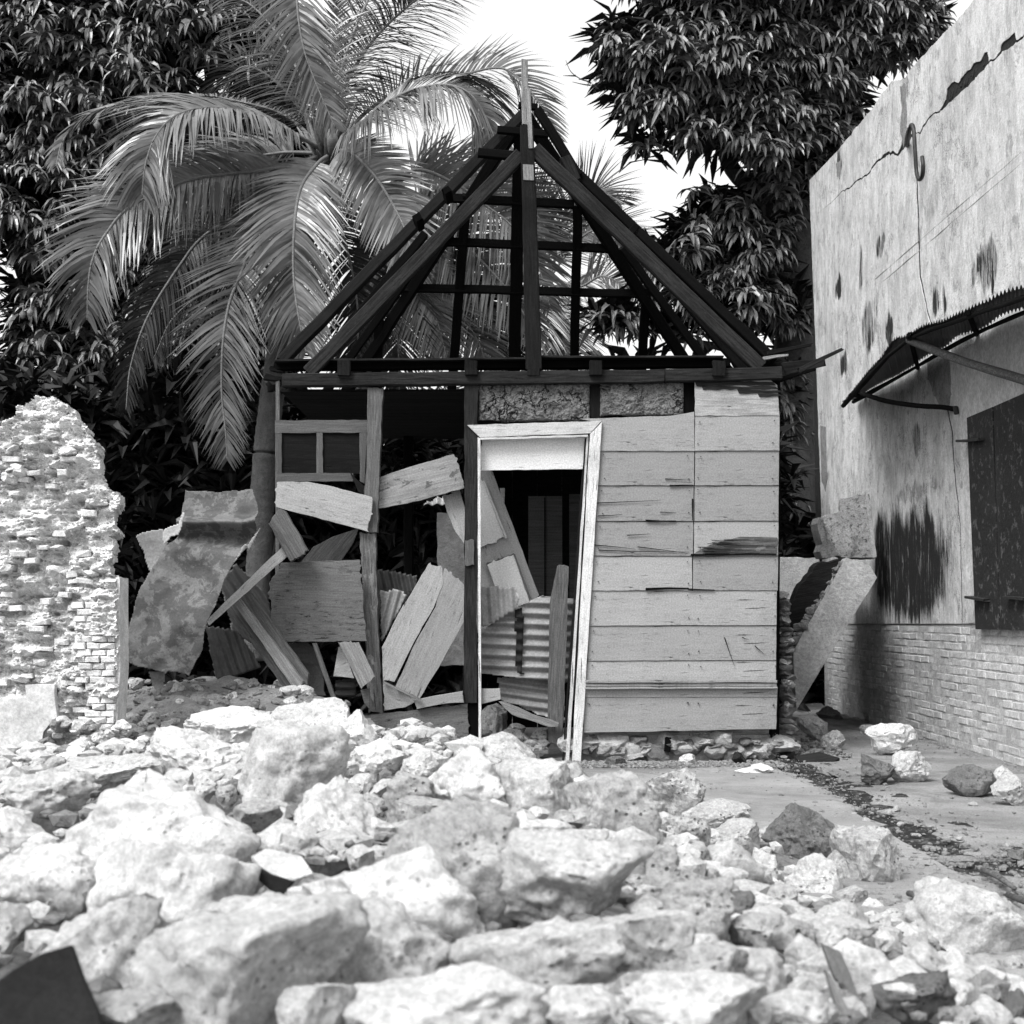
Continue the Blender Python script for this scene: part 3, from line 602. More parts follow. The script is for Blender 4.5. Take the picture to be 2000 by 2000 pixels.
# posts
hp('post', [(718, 757), (748, 757), (739, 960), (737, 1040), (714, 1040), (706, 1015), (716, 900)], FY - .02, M['old_wood'], th=.10, grain=((730, 757), (722, 1040)), jit=.005)
hp('post', [(702, 1040), (733, 1040), (740, 1250), (748, 1392), (720, 1393), (713, 1240)], FY + .0, M['scarred'], th=.10, grain=((717, 1040), (734, 1390)), jit=.006)
hp('post', [(907, 750), (933, 750), (932, 1000), (931, 1373), (905, 1372), (907, 1050)], FY - .03, M['beam'], th=.11, grain=((920, 750), (918, 1370)), jit=.005)
hp('post_splice', [(908, 1055), (926, 1055), (926, 1104), (908, 1104)], FY - .05, M['old_wood'], th=.02, grain=((917, 1055), (917, 1104)))
hp('post', [(913, 1373), (936, 1373), (936, 1482), (913, 1482)], FY + .0, M['black_wood'], th=.08, grain=((917, 1373), (917, 1482)))
hp('post', [(1152, 748), (1173, 748), (1172, 818), (1152, 816)], FY + .03, M['dark_wood'], th=.1, grain=((1160, 748), (1160, 816)))
hp('post', [(1335, 746), (1358, 746), (1358, 812), (1335, 808)], FY + .03, M['black_wood'], th=.1, grain=((1345, 746), (1345, 806)))
tp('post', (543, 745), (543, 1210), FY + .1, 8, .05, M['old_wood'], H)
tp('post', (1515, 745), (1512, 1440), FY + .12, 16, .1, M['black_wood'], H)
# clay infill panels with cracks: patches as separate plates
def infill(x0, y0, x1, y1, seed):
    R = random.Random(seed); k = 9; P = []
    for i in range(k): P.append((x0 + (x1 - x0) * i / (k - 1), y0 + R.uniform(-2, 3)))
    for i in range(k): P.append((x1 - (x1 - x0) * i / (k - 1), y1 + R.uniform(-2, 2)))
    n = Vector((0, -1, 0)); c = at((x0 + x1) / 2, (y0 + y1) / 2, FY + .0); st = .006
    gx = np.arange(x0, x1, .9); gy = np.arange(y0 - 4, y1 + 4, .9); X, Y = np.meshgrid(gx, gy, indexing='ij'); x = X.ravel(); y = Y.ravel()
    i = np.arange(len(x)).reshape(X.shape); F = np.stack([i[:-1, :-1], i[1:, :-1], i[1:, 1:], i[:-1, 1:]], -1).reshape(-1, 4)
    F = F[pip(x[F].mean(1), y[F].mean(1), P)]
    q = np.stack([x, y, x * 0 + seed], 1); w1 = np.stack([fbm(q * .05, 1, 4, .6), fbm(q * .05, 7, 4, .6), x * 0], 1) * 11; qq = (q + w1)
    cells = np.stack([R.uniform(0, 1) + np.random.RandomState(seed).uniform(x0, x1, 34), np.random.RandomState(seed + 1).uniform(y0, y1, 34)], 1)
    d = np.sqrt(((qq[:, None, :2] - cells[None]) ** 2).sum(-1)); d.sort(1); crack = np.exp(-((d[:, 1] - d[:, 0]) / 1.3) ** 2)
    edge = np.minimum(np.minimum(x - x0, x1 - x), np.minimum(y - y0, y1 - y)); z = .012 * fbm(q * .07, 4, 5, .65) - .035 * crack * np.clip(.5 + 1.6 * vn(q * .04, 9), 0, 1) - .03 * np.exp(-np.maximum(edge, 0) / 2)
    V = np.array([at(a, b, FY) for a, b in zip(x, y)]); V[:, 1] -= z
    used = np.unique(F); mp = -np.ones(len(V), int); mp[used] = np.arange(len(used))
    obj('clay_infill', V[used], mp[F], M['infill'], H)
    hp('infill_backing', [(x0 + 3, y0 + 4), (x1 - 3, y0 + 4), (x1 - 3, y1 - 3), (x0 + 3, y1 - 3)], FY + .05, M['core'], th=.06)
infill(934, 746, 1152, 822, 31); infill(1172, 746, 1336, 812, 32)
# siding: boards in courses, each overlapping the one below
ys = [765, 812, 880.5, 948.5, 1018, 1086, 1154, 1222.5, 1291, 1330]
cas = lambda y: 1175 - (y - 826) * (40 / 664.)       # outer edge of the door casing
seam = [(1356, 1358), (1357, 1357), (1356, 1356), (1355, 1354), (1353, 1353), (1350, 1350)]
def sid(a, b, c, d, m='paint', Y=FY, jit=.0012, **kw): return hp('siding_board', [a, b, c, d], Y - .02, M[m], th=.018, tiltz=.035, grain=((a[0], a[1]), (b[0], b[1])), jit=jit, **kw)
RXE = lambda y: 1523 - (y - 760) * 6 / 660.
hp('siding_board', [(1357, 745), (1420, 742), (1505, 742), (1518, 752), (1523, 812), (1358, 812)], FY - .02, wood('charred_top_board', .34, .03, .25, .6, 1., flake=None), th=.018, grain=((1357, 800), (1520, 800)), jit=.003)
for k, (x0, y0, x1, y1) in enumerate(((1357, 744, 1510, 752), (1370, 753, 1515, 759), (1440, 760, 1522, 766), (1480, 768, 1523, 773))):
    hp('splinter', [(x0, y0), (x1, y0 + 2), (x1 + 6, y1), (x0 + 4, y1 + 2)], FY - .03, M['beam'], th=.01, jit=.006)
hp('siding_board', [(1132, 818), (1310, 812), (1356, 804), (1357, 881), (1171, 881), (1174, 826)], FY - .02, M['paint'], th=.018, tiltz=.03, grain=((1132, 850), (1357, 850)), jit=.002)
sid((1358, 813), (1523, 812), (1522.5, 880), (1357, 880.5))
for i in range(2, 6):
    y0, y1 = ys[i] + .6, ys[i + 1] - .4; s = seam[i - 1][0] if i < 7 else 0
    sid((cas(y0), y0), (s - .8, y0), (s - 1.2, y1), (cas(y1), y1), jit=.002 if i in (4, 5) else .001); sid((s + .8, y0), (RXE(y0), y0 - .5), (RXE(y1), y1 - .5), (s + .4, y1), Y=FY + .002)
for i in range(6, 9):
    y0, y1 = ys[i] + .6, ys[i + 1] - .4; sid((cas(y0), y0), (RXE(y0) - 2, y0 - 1), (RXE(y1) - 2, y1 - 1), (cas(y1), y1))
sid((cas(1346), 1346), (1519, 1344), (1518, 1361), (cas(1361), 1361.5)); sid((cas(1362), 1362), (1518, 1361), (1516, 1424), (cas(1431), 1431), jit=.004)
# raised moulding across the boards
for y, h, o_ in ((1331.5, 5, .035), (1338, 6, .022), (1344, 3.5, .03)): tp('moulding', (cas(y) - 1, y), (1517, y - 1), FY - .02 - o_, h, .03, M['paint'], H)
# splits and holes between boards: dark strips laid on, standing in for the shade inside
for (x0, y0, x1, y1, h) in ((1262, 1150, 1345, 1149, 5), (1345, 1150, 1395, 1153, 2.5), (1262, 1017, 1320, 1018, 3), (1350, 1083, 1515, 1083, 3.5), (1308, 948, 1354, 948, 2), (1352, 974, 1352, 1016, 2.5)):
    tp('board_gap_shade', (x0, y0), (x1, y1), FY - .030, h, .012, M['black_wood'], H, taper=.5)
for (P_) in ([(1375, 1070), (1400, 1060), (1445, 1048), (1518, 1050), (1516, 1082), (1352, 1084), (1360, 1078)],):
    hp('splintered_strip', P_, FY - .031, M['scarred'], th=.010, jit=.004, grain=((1350, 1070), (1510, 1070)))
for k in range(14):
    y = 1053 + k * 2.1; x0 = 1372 + r_.uniform(0, 60) - k * 1.5; tp('splinter', (x0, y + r_.uniform(-1, 1)), (x0 + r_.uniform(50, 140) if x0 < 1400 else 1514, y + r_.uniform(-1, 2)), FY - .037, r_.uniform(.7, 1.6), .008, M['black_wood'] if k % 2 else M['old_wood'], H, taper=.3)
for (a, b) in (((1165, 982), (1290, 977)), ((1168, 1008), (1215, 1005)), ((1290, 1001), (1320, 1000)), ((1160, 1064), (1240, 1072)), ((1245, 1068), (1340, 1080)), ((1170, 1075), (1345, 1078)), ((1225, 1046), (1270, 1042)), ((1415, 1245), (1434, 1300)), ((1449, 1245), (1462, 1249)), ((1474, 1262), (1492, 1276)), ((1300, 935), (1348, 938))):
    tp('crack', a, b, FY - .0335, 1.8, .006, M['black_wood'], H, taper=.3)
for k, yb_ in enumerate(ys[1:] + [1366, 1426]):
    for x in (cas(yb_) + 7, 1345, 1366, 1512):
        if (k == 0 and x < 1350): continue
        for dy in (9, 52 if yb_ < 1300 else 9):
            q = at(x + r_.uniform(-3, 3), yb_ + dy + r_.uniform(-3, 3), FY - .036); V, F = tubeVF([q, q + Vector((0, .012, 0))], .0042, 6); obj('nail', V, F, M['iron'], H)
# door casing, transom, jambs
hp('door_casing', [(912, 830), (1175, 822), (1153, 846), (937, 854)], FY - .05, M['white'], th=.03, grain=((920, 840), (1160, 832)))
hp('door_casing', [(1175.5, 824), (1152, 848), (1117, 1491), (1134, 1492)], FY - .05, M['white'], th=.03, grain=((1165, 840), (1125, 1490)))
hp('casing_bead', [(937, 855), (1149, 849), (1148, 853), (938, 859)], FY - .062, M['white'], th=.02)
hp('casing_bead', [(1150, 852), (1146, 852), (1104, 1492), (1111, 1492)], FY - .03, M['white'], th=.06, grain=((1147, 852), (1107, 1490)))
hp('casing_bead', [(1145, 858), (1142, 858), (1098, 1492), (1101, 1492)], FY + .0, M['dark_wood'], th=.06, grain=((1143, 858), (1100, 1490)))
hp('door_jamb', [(933, 854), (938, 856), (940, 1465), (935, 1465)], FY - .06, M['white'], th=.10, grain=((935, 860), (937, 1460)), jit=.001)
hp('transom_panel', [(939, 857), (1145, 854), (1142, 916), (938, 919)], FY + .02, M['white_clean'], th=.02, grain=((940, 900), (1140, 900)))
for y in (748, 1100, 1300):
    pass
M['frame'] = wood('dull_frame_wood', .09, .03, .4, 1.2, .5)
# left bay boards fixed to the frame
hp('panel_frame', [(537, 821), (718, 820), (717, 845), (537, 846)], FY + .03, M['frame'], th=.03)
hp('panel_frame', [(541, 924), (690, 924), (690, 940), (539, 941)], FY + .03, M['frame'], th=.03)
hp('panel_frame', [(538, 846), (550, 846), (550, 924), (541, 924)], FY + .031, M['frame'], th=.03, grain=((545, 846), (545, 924)))
hp('panel_frame', [(618, 846), (630, 846), (631, 924), (618, 924)], FY + .031, M['frame'], th=.03, grain=((625, 846), (625, 924)))
hp('panel_frame', [(702, 845), (717, 845), (712, 945), (703, 940)], FY + .031, M['frame'], th=.03, grain=((708, 846), (708, 924)))
hp('window_panel', [(549, 845), (620, 845), (620, 926), (549, 926)], FY + .05, M['dark_wood'], th=.012)
hp('window_panel', [(629, 845), (703, 845), (704, 926), (629, 926)], FY + .05, M['dark_wood'], th=.012, jit=.006)
hp('window_panel', [(681, 915), (690, 930), (712, 950), (714, 965), (700, 962)], FY + .02, M['dark_wood'], th=.012)
hp('base_board', [(722, 1397), (914, 1374), (914, 1444), (770, 1456), (738, 1425)], FY - .02, M['paint_dark'], th=.025, grain=((722, 1400), (914, 1378)), jit=.005)
hp('base_board', [(766, 1458), (914, 1446), (914, 1485), (790, 1495)], FY - .015, M['paint_dark'], th=.025, grain=((722, 1450), (914, 1440)), jit=.003)
M['door_grey'] = wood('interior_door_paint', .10, .04, .2, .4, .5)
# interior: ceiling boards, back wall, partitions, floor
def hbox(name, a, b, mat):
    (x0, y0, z0), (x1, y1, z1) = a, b; V = [(x, y, z) for x in (x0, x1) for y in (y0, y1) for z in (z0, z1)]
    return obj(name, V, [(0, 1, 3, 2), (4, 6, 7, 5), (0, 4, 5, 1), (2, 3, 7, 6), (0, 2, 6, 4), (1, 5, 7, 3)], mat, H)
xl, xr = at(545, 800, 11).x, at(1515, 800, 11).x
y = 11.08
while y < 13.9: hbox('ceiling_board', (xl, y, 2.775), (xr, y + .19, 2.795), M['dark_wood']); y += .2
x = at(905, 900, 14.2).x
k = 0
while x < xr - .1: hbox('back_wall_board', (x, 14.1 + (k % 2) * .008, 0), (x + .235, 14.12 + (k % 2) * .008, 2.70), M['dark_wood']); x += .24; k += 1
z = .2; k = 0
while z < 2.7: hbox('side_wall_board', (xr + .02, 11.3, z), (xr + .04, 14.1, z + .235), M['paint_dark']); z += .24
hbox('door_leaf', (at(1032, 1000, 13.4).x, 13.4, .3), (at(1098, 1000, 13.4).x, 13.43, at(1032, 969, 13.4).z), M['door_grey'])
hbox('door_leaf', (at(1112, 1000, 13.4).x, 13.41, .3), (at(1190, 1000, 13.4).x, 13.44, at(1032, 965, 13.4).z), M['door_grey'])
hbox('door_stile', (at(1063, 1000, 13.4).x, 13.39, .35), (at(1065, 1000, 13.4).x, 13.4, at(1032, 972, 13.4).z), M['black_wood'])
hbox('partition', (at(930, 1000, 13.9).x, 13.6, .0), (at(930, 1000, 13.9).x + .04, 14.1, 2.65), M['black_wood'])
tp('post', (798, 820), (798, 1150), 13.9, 18, .12, M['black_wood'], H)
# stone footing under the boards: single stones and rubble edge
for i in range(34):
    f = i / 34; x = 1112 + f * 425 + r_.uniform(-8, 8); yy = 1455 + r_.uniform(-10, 14); w = r_.uniform(26, 58) if i % 3 else r_.uniform(50, 75); hh = w * r_.uniform(.45, .8)
    if 1255 < x < 1300 and yy < 1455: continue
    A, Fb = rock_np(700 + i, 3, 8); c = at(x, yy, FY + .10); s = FY / FPX / 2
    obj('footing_stone', A, Fb, M['rubble'] if i % 3 == 1 else M['rock2'] if i % 3 else M['rock'], H, Matrix.Translation(c) @ Matrix.Diagonal((w * s, .12, hh * s, 1)), smooth=False)
hbox('footing', (at(1118, 1400, 11).x, 11.12, -.1), (xr, 11.3, at(1118, 1438, 11).z), M['mortar'])
tp('stump', (1305, 1440), (1303, 1468), FY + .02, 12, .05, M['black_wood'], H)
# ragged stone edge of the side wall at the right corner
for i in range(30):
    yy = 1165 + i * 10.6; x = 1529 + r_.uniform(-3, 5) + (yy - 1165) * .03; w = r_.uniform(24, 38) + (yy > 1400) * 8; hh = r_.uniform(15, 24)
    A, Fb = rock_np(760 + i, 3, 8); c = at(x, yy, FY + .3); s = FY / FPX / 2
    obj('corner_stone', A, Fb, M['rubble'] if i % 4 else M['rock'], H, Matrix.Translation(c) @ Matrix.Rotation(r_.uniform(-.3, .3), 4, 'Y') @ Matrix.Diagonal((w * s, .14, hh * s, 1)))
# broken eaves sticking out at both corners
for (a, b, Y, w, m) in (((1500, 690), (1585, 672), 11.1, 9, 'dark_wood'), ((1490, 700), (1540, 695), 11.0, 7, 'plank'), ((1530, 722), (1610, 708), 11.2, 26, 'beam'), ((1560, 722), (1645, 684), 10.9, 10, 'beam'), ((1480, 712), (1530, 712), 11.3, 14, 'black_wood'), ((1520, 740), (1590, 720), 11.4, 14, 'black_wood')):
    tp('broken_eave', a, b, Y, w, .04, M[m], H, taper=.6, jit=.008)
for (a, b, Y, w) in (((520, 735), (560, 742), 11.1, 14), ((526, 760), (556, 748), 11.2, 12), ((530, 718), (556, 728), 11.1, 9), ((520, 748), (550, 770), 11.2, 10)):
    tp('broken_eave', a, b, Y, w, .08, M['dark_wood'], H, taper=.5, jit=.01)
# ------------------------------------------------------------------ loose boards and sheets
def loose(name, label, cat, pts, Y, mat, **kw): return plate(name, pts, Y, M[mat] if isinstance(mat, str) else mat, None, label=label, cat=cat, **kw)
loose('board', 'wide pale grey board nailed askew below the dark two-pane panel', 'board', [(543, 941), (600, 941), (640, 948), (727, 971), (720, 1039), (539, 990)], FY - .06, 'paint_light', th=.022, grain=((541, 965), (723, 1005)))
loose('timber_block', 'short cracked timber block tilted over the end of the white batten', 'timber', [(547, 993), (556, 997), (601, 1075), (582, 1088), (567, 1097), (524, 1022)], 10.7, 'old_wood', th=.08, grain=((535, 1005), (585, 1085)), jit=.004)
loose('batten', 'long white painted batten leaning between rusty sheet and house', 'batten', [(551, 1068), (562, 1086), (409, 1222), (404, 1211)], 10.72, 'white', th=.05, grain=((555, 1077), (406, 1216)), tiltx=.2)
loose('board', 'square flaking weathered board between the left pole and the scarred post', 'board', [(548, 1099), (702, 1093), (708, 1150), (717, 1252), (556, 1254), (530, 1215), (525, 1142)], 10.88, 'paint_dark', th=.02, grain=((530, 1180), (710, 1180)), jit=.004)
loose('board', 'stained triangular board end leaning behind the square flaking board', 'board', [(588, 1098), (612, 1068), (650, 1048), (700, 1032), (690, 1060), (665, 1097)], 11.3, 'old_wood', th=.02)
loose('board', 'blotched board slanting up between the two posts of the open bay', 'board', [(739, 933), (800, 912), (886, 887), (897, 915), (907, 953), (820, 978), (739, 993)], FY + .05, wood('blotched_paint', .26, .08, .6, .6, .8, flake=.10), th=.022, grain=((739, 960), (900, 915)), jit=.004)
loose('board', 'left half of a wide pale split board leaning across the open bay', 'board', [(837, 1101), (864, 1107), (866, 1140), (848, 1185), (811, 1250), (770, 1332), (748, 1330), (746, 1264), (775, 1205)], 10.93, 'paint_light', th=.025, grain=((850, 1105), (760, 1330)), jit=.003, tiltx=.1)
loose('board', 'right half of the pale split board ending at the middle post', 'board', [(868, 1109), (907, 1143), (908, 1211), (865, 1290), (820, 1364), (772, 1342), (813, 1252), (851, 1185)], 10.95, 'paint_light', th=.025, grain=((890, 1125), (795, 1350)), jit=.003, tiltx=.1)
loose('board', 'small pale board end under the split board at the rubble', 'board', [(748, 1331), (775, 1343), (819, 1366), (790, 1382), (750, 1388)], 10.96, 'paint_light', th=.02, grain=((750, 1340), (815, 1370)))
tp('lath', (749, 1331), (822, 1367), 10.90, 4, .02, M['plank'], None, label='thin lath across the foot of the wide split board', cat='lath')
loose('plank', 'narrow grey plank hanging beside the middle post above the masonry pier', 'plank', [(864, 968), (898, 957), (908, 990), (908, 1065), (890, 1040), (873, 1000)], 11.15, 'paint_light', th=.02, grain=((875, 965), (900, 1060)))
block('masonry_pier', [(854, 1001), (912, 1003), (912, 1300), (854, 1300)], 11.6, .3, stone('rough_render', .34, .15, 4., .3, stain=.5), label='rough rendered masonry pier standing inside the open bay', cat='pier')
loose('board', 'narrow pale board lying across the top of the bottom boards', 'board', [(807, 1367), (904, 1350), (906, 1372), (870, 1374), (814, 1385)], 10.93, 'paint_light', th=.05, grain=((810, 1376), (904, 1360)))
loose('board', 'short broken board end just inside the white door jamb', 'board', [(940, 1345), (977, 1345), (978, 1366), (941, 1375)], 10.98, 'paint_light', th=.05)
loose('plank', 'broad ribbed plank slanting down onto the rubble left of the house', 'plank', [(436, 1179), (462, 1166), (489, 1157), (520, 1200), (602, 1316), (600, 1349), (560, 1352)], 10.75, 'old_wood', th=.03, grain=((460, 1170), (580, 1340)), jit=.004, tiltx=-.2)
loose('plank', 'raised strip along the broad ribbed plank', 'plank', [(452, 1172), (466, 1166), (592, 1330), (585, 1348), (574, 1345)], 10.69, 'plank', th=.03, grain=((460, 1170), (580, 1340)), jit=.003, tiltx=-.2)
loose('plank', 'short plank slanting out from under the square flaking board', 'plank', [(660, 1254), (700, 1254), (733, 1322), (706, 1346)], 10.8, 'plank', th=.025, grain=((678, 1254), (718, 1335)))
tp('stick', (615, 1256), (652, 1364), 10.9, 9, .03, M['old_wood'], None, label='thin stick standing on the rubble left of the short slanting plank', cat='stick')
loose('board', 'small white wedge of board behind the short slanting plank', 'board', [(661, 1264), (668, 1262), (692, 1325), (651, 1321)], 11.0, 'white', th=.02)
loose('plank', 'splintered plank foot by the base of the scarred post', 'plank', [(704, 1348), (722, 1344), (722, 1385), (712, 1375)], 10.85, 'old_wood', th=.02)
sheet('metal_sheet', [(562, 1258), (600, 1256), (625, 1280), (636, 1362), (610, 1356), (585, 1310)], 11.0, M['corr_dark'], warp=.03, label='dark curved sheet metal behind the foot of the ribbed plank', cat='metal sheet')
# rusty sheet: big bent sheet
def bendf(x, y): return .12 * np.exp(-((x + .45) / .10) ** 2) - .05 * np.exp(-((x + .33) / .06) ** 2) + .06 * np.maximum(0, np.abs(y) - .18)
rs = thing('rusty_metal_sheet', at(320, 1330, 10.4), 'large crumpled rusty metal sheet propped beside the brick ruin', 'metal sheet')
sheet('sheet_body', [(363, 956), (380, 957), (440, 960), (493, 955), (506, 998), (508, 1027), (495, 1050), (462, 1088), (440, 1130), (427, 1161), (412, 1200), (400, 1235), (394, 1270), (382, 1289), (365, 1318), (328, 1309), (322, 1315), (290, 1306), (242, 1293), (252, 1231), (270, 1165), (291, 1122), (310, 1095), (330, 1057), (351, 1037), (354, 998)], 10.35, M['rusty'], rs, warp=.028, wsc=3.5, step=.006, tiltx=-.15, tiltz=.25,
      bend=lambda x, y: .09 * np.exp(-((y - .42) / .05) ** 2) - .07 * np.exp(-((y - .33) / .06) ** 2) + .35 * np.maximum(0, np.abs(x) - .30) ** 1.3)
sheet('torn_flap', [(264, 1045), (290, 1036), (314, 1033), (322, 1050), (326, 1060), (310, 1095), (295, 1122)], 10.5, M['corr'], rs, warp=.03, label='paler torn flap')
sheet('curled_edge', [(320, 1030), (345, 1022), (352, 1000), (357, 1000), (350, 1030), (345, 1045), (330, 1048), (318, 1062), (312, 1045)], 10.28, M['corr_pale'], rs, warp=.05, label='bright curled edge')
sheet('torn_flap', [(289, 1312), (322, 1312), (316, 1340), (307, 1361), (300, 1345)], 10.3, M['corr'], rs, warp=.02)
sheet('edge_strip', [(506, 1030), (490, 1052), (463, 1090), (455, 1100), (470, 1070), (478, 1060), (485, 1075), (492, 1060), (500, 1045)], 10.3, M['corr'], rs, warp=.03)
sheet('corrugated_sheet', [(400, 1223), (430, 1226), (462, 1231), (490, 1270), (512, 1305), (465, 1320), (423, 1329)], 10.8, M['corr_dark'], rib=(30, 90), pitch=.06, warp=.01, label='dark corrugated sheet on the rubble under the broad plank', cat='metal sheet')
sheet('corrugated_sheet', [(430, 1135), (462, 1100), (520, 1165), (540, 1230), (500, 1260), (455, 1240)], 11.1, M['corr_dark'], rib=(60, 90), pitch=.07, warp=.02, label='dark corrugated sheet crossing behind the broad plank and white batten', cat='metal sheet')
sheet('corrugated_sheet', [(737, 1113), (770, 1116), (815, 1125), (812, 1145), (780, 1195), (746, 1260), (740, 1200)], 11.2, M['corr_dark'], rib=(20, 90), pitch=.06, warp=.01, label='dark corrugated sheet left of the wide split board', cat='metal sheet')
sheet('corrugated_sheet', [(742, 1155), (770, 1150), (795, 1160), (775, 1200), (746, 1255)], 11.1, M['corr'], rib=(-25, 90), pitch=.06, warp=.01, label='grey crumpled corrugated piece left of the wide split board', cat='metal sheet')
sheet('corrugated_sheet', [(826, 984), (868, 968), (872, 985), (830, 986)], 15.0, M['corr_pale'], rib=(0, 1), pitch=.10, amp=.02, tiltz=.5, label='pale corrugated roof edge glimpsed far behind the open bay', cat='roof')
sheet('corrugated_sheet', [(655, 1328), (695, 1328), (696, 1362), (655, 1362)], 11.2, M['corr_dark'], rib=(1, 0), pitch=.06, label='dark corrugated scrap in the hollow beside the scarred post', cat='metal sheet')
# doorway contents
dr = thing('panelled_door', at(985, 1225, 11.5), 'grey panelled door with white panels leaning in the doorway', 'door')
def dpl(name, pts, Y, m, **kw): return plate(name, pts, Y, M[m], dr, tiltx=.15, grain=((950, 925), (1040, 1160)), **kw)
dp = at(985, 1225, 11.5)
dpl('door_board', [(925, 900), (962, 921), (1053, 1162), (1040, 1178), (925, 1240)], 11.40, 'paint', th=.04)
dpl('panel', [(925, 925), (943, 940), (987, 1050), (925, 1076)], 11.355, 'white_clean', th=.01)
dpl('panel', [(952, 1103), (1003, 1083), (1035, 1173), (1010, 1190), (968, 1150)], 11.355, 'white_clean', th=.01)
dpl('panel_moulding', [(943, 940), (946, 938), (991, 1050), (987, 1052)], 11.35, 'white', th=.02)
dpl('panel_moulding', [(950, 1101), (1003, 1080), (1004, 1083), (952, 1104)], 11.35, 'old_wood', th=.02)
dpl('panel_moulding', [(1003, 1082), (1006, 1081), (1037, 1168), (1034, 1172)], 11.35, 'old_wood', th=.02)
sheet('corrugated_sheet', [(934, 1147), (975, 1146), (1005, 1145), (1014, 1168), (1008, 1189), (980, 1208), (953, 1222), (934, 1222)], 11.15, M['corr'], rib=(8, 100), pitch=.075, amp=.010, warp=.004, label='small corrugated piece with upright ribs at the left of the doorway', cat='metal sheet')
sheet('corrugated_sheet', [(934, 1230), (955, 1222), (1007, 1187), (1057, 1164), (1122, 1170), (1114, 1335), (1000, 1322), (934, 1314)], 11.22, M['corr'], rib=(100, 4), pitch=.082, amp=.017, warp=.003, label='broad corrugated sheet with level ribs across the doorway', cat='metal sheet')
sheet('tar_strip', [(1006, 1190), (1020, 1186), (1022, 1316), (1008, 1316)], 11.19, M['dark'], rib=(100, 4), pitch=.082, amp=.012, warp=.003, label='black tar streak strip on the broad corrugated sheet in the doorway', cat='strip')
sheet('corrugated_sheet', [(972, 1322), (1100, 1330), (1104, 1412), (1060, 1398), (976, 1365)], 11.3, M['corr'], rib=(100, 14), pitch=.07, amp=.012, label='lower corrugated sheet with sloping ribs behind the upright plank', cat='metal sheet')
loose('plank', 'upright grey plank with pointed top standing in the doorway', 'plank', [(1088, 1106), (1098, 1104), (1111, 1107), (1106, 1260), (1101, 1402), (1097, 1452), (1072, 1450), (1070, 1404), (1074, 1176)], 11.05, 'old_wood', th=.035, grain=((1100, 1106), (1085, 1450)), tiltx=.0)
loose('plank', 'splintered slat lying across the foot of the doorway', 'plank', [(974, 1370), (985, 1370), (1040, 1395), (1092, 1412), (1090, 1419), (1072, 1420), (1000, 1396)], 10.98, 'plank', th=.03, grain=((974, 1372), (1090, 1415)), jit=.005)
loose('white_card', 'small white card edge seen behind the leaning door', 'card', [(976, 953), (986, 953), (985, 985), (980, 975)], 12.6, 'white_clean')
tp('stick', (1035, 1470), (1070, 1468), 10.9, 7, .04, M['old_wood'], None, label='short stick lying at the foot of the doorway plank', cat='stick')
tp('stick', (1052, 1470), (1050, 1500), 10.88, 7, .04, M['old_wood'], None, label='short upright stick end below the doorway plank', cat='stick')
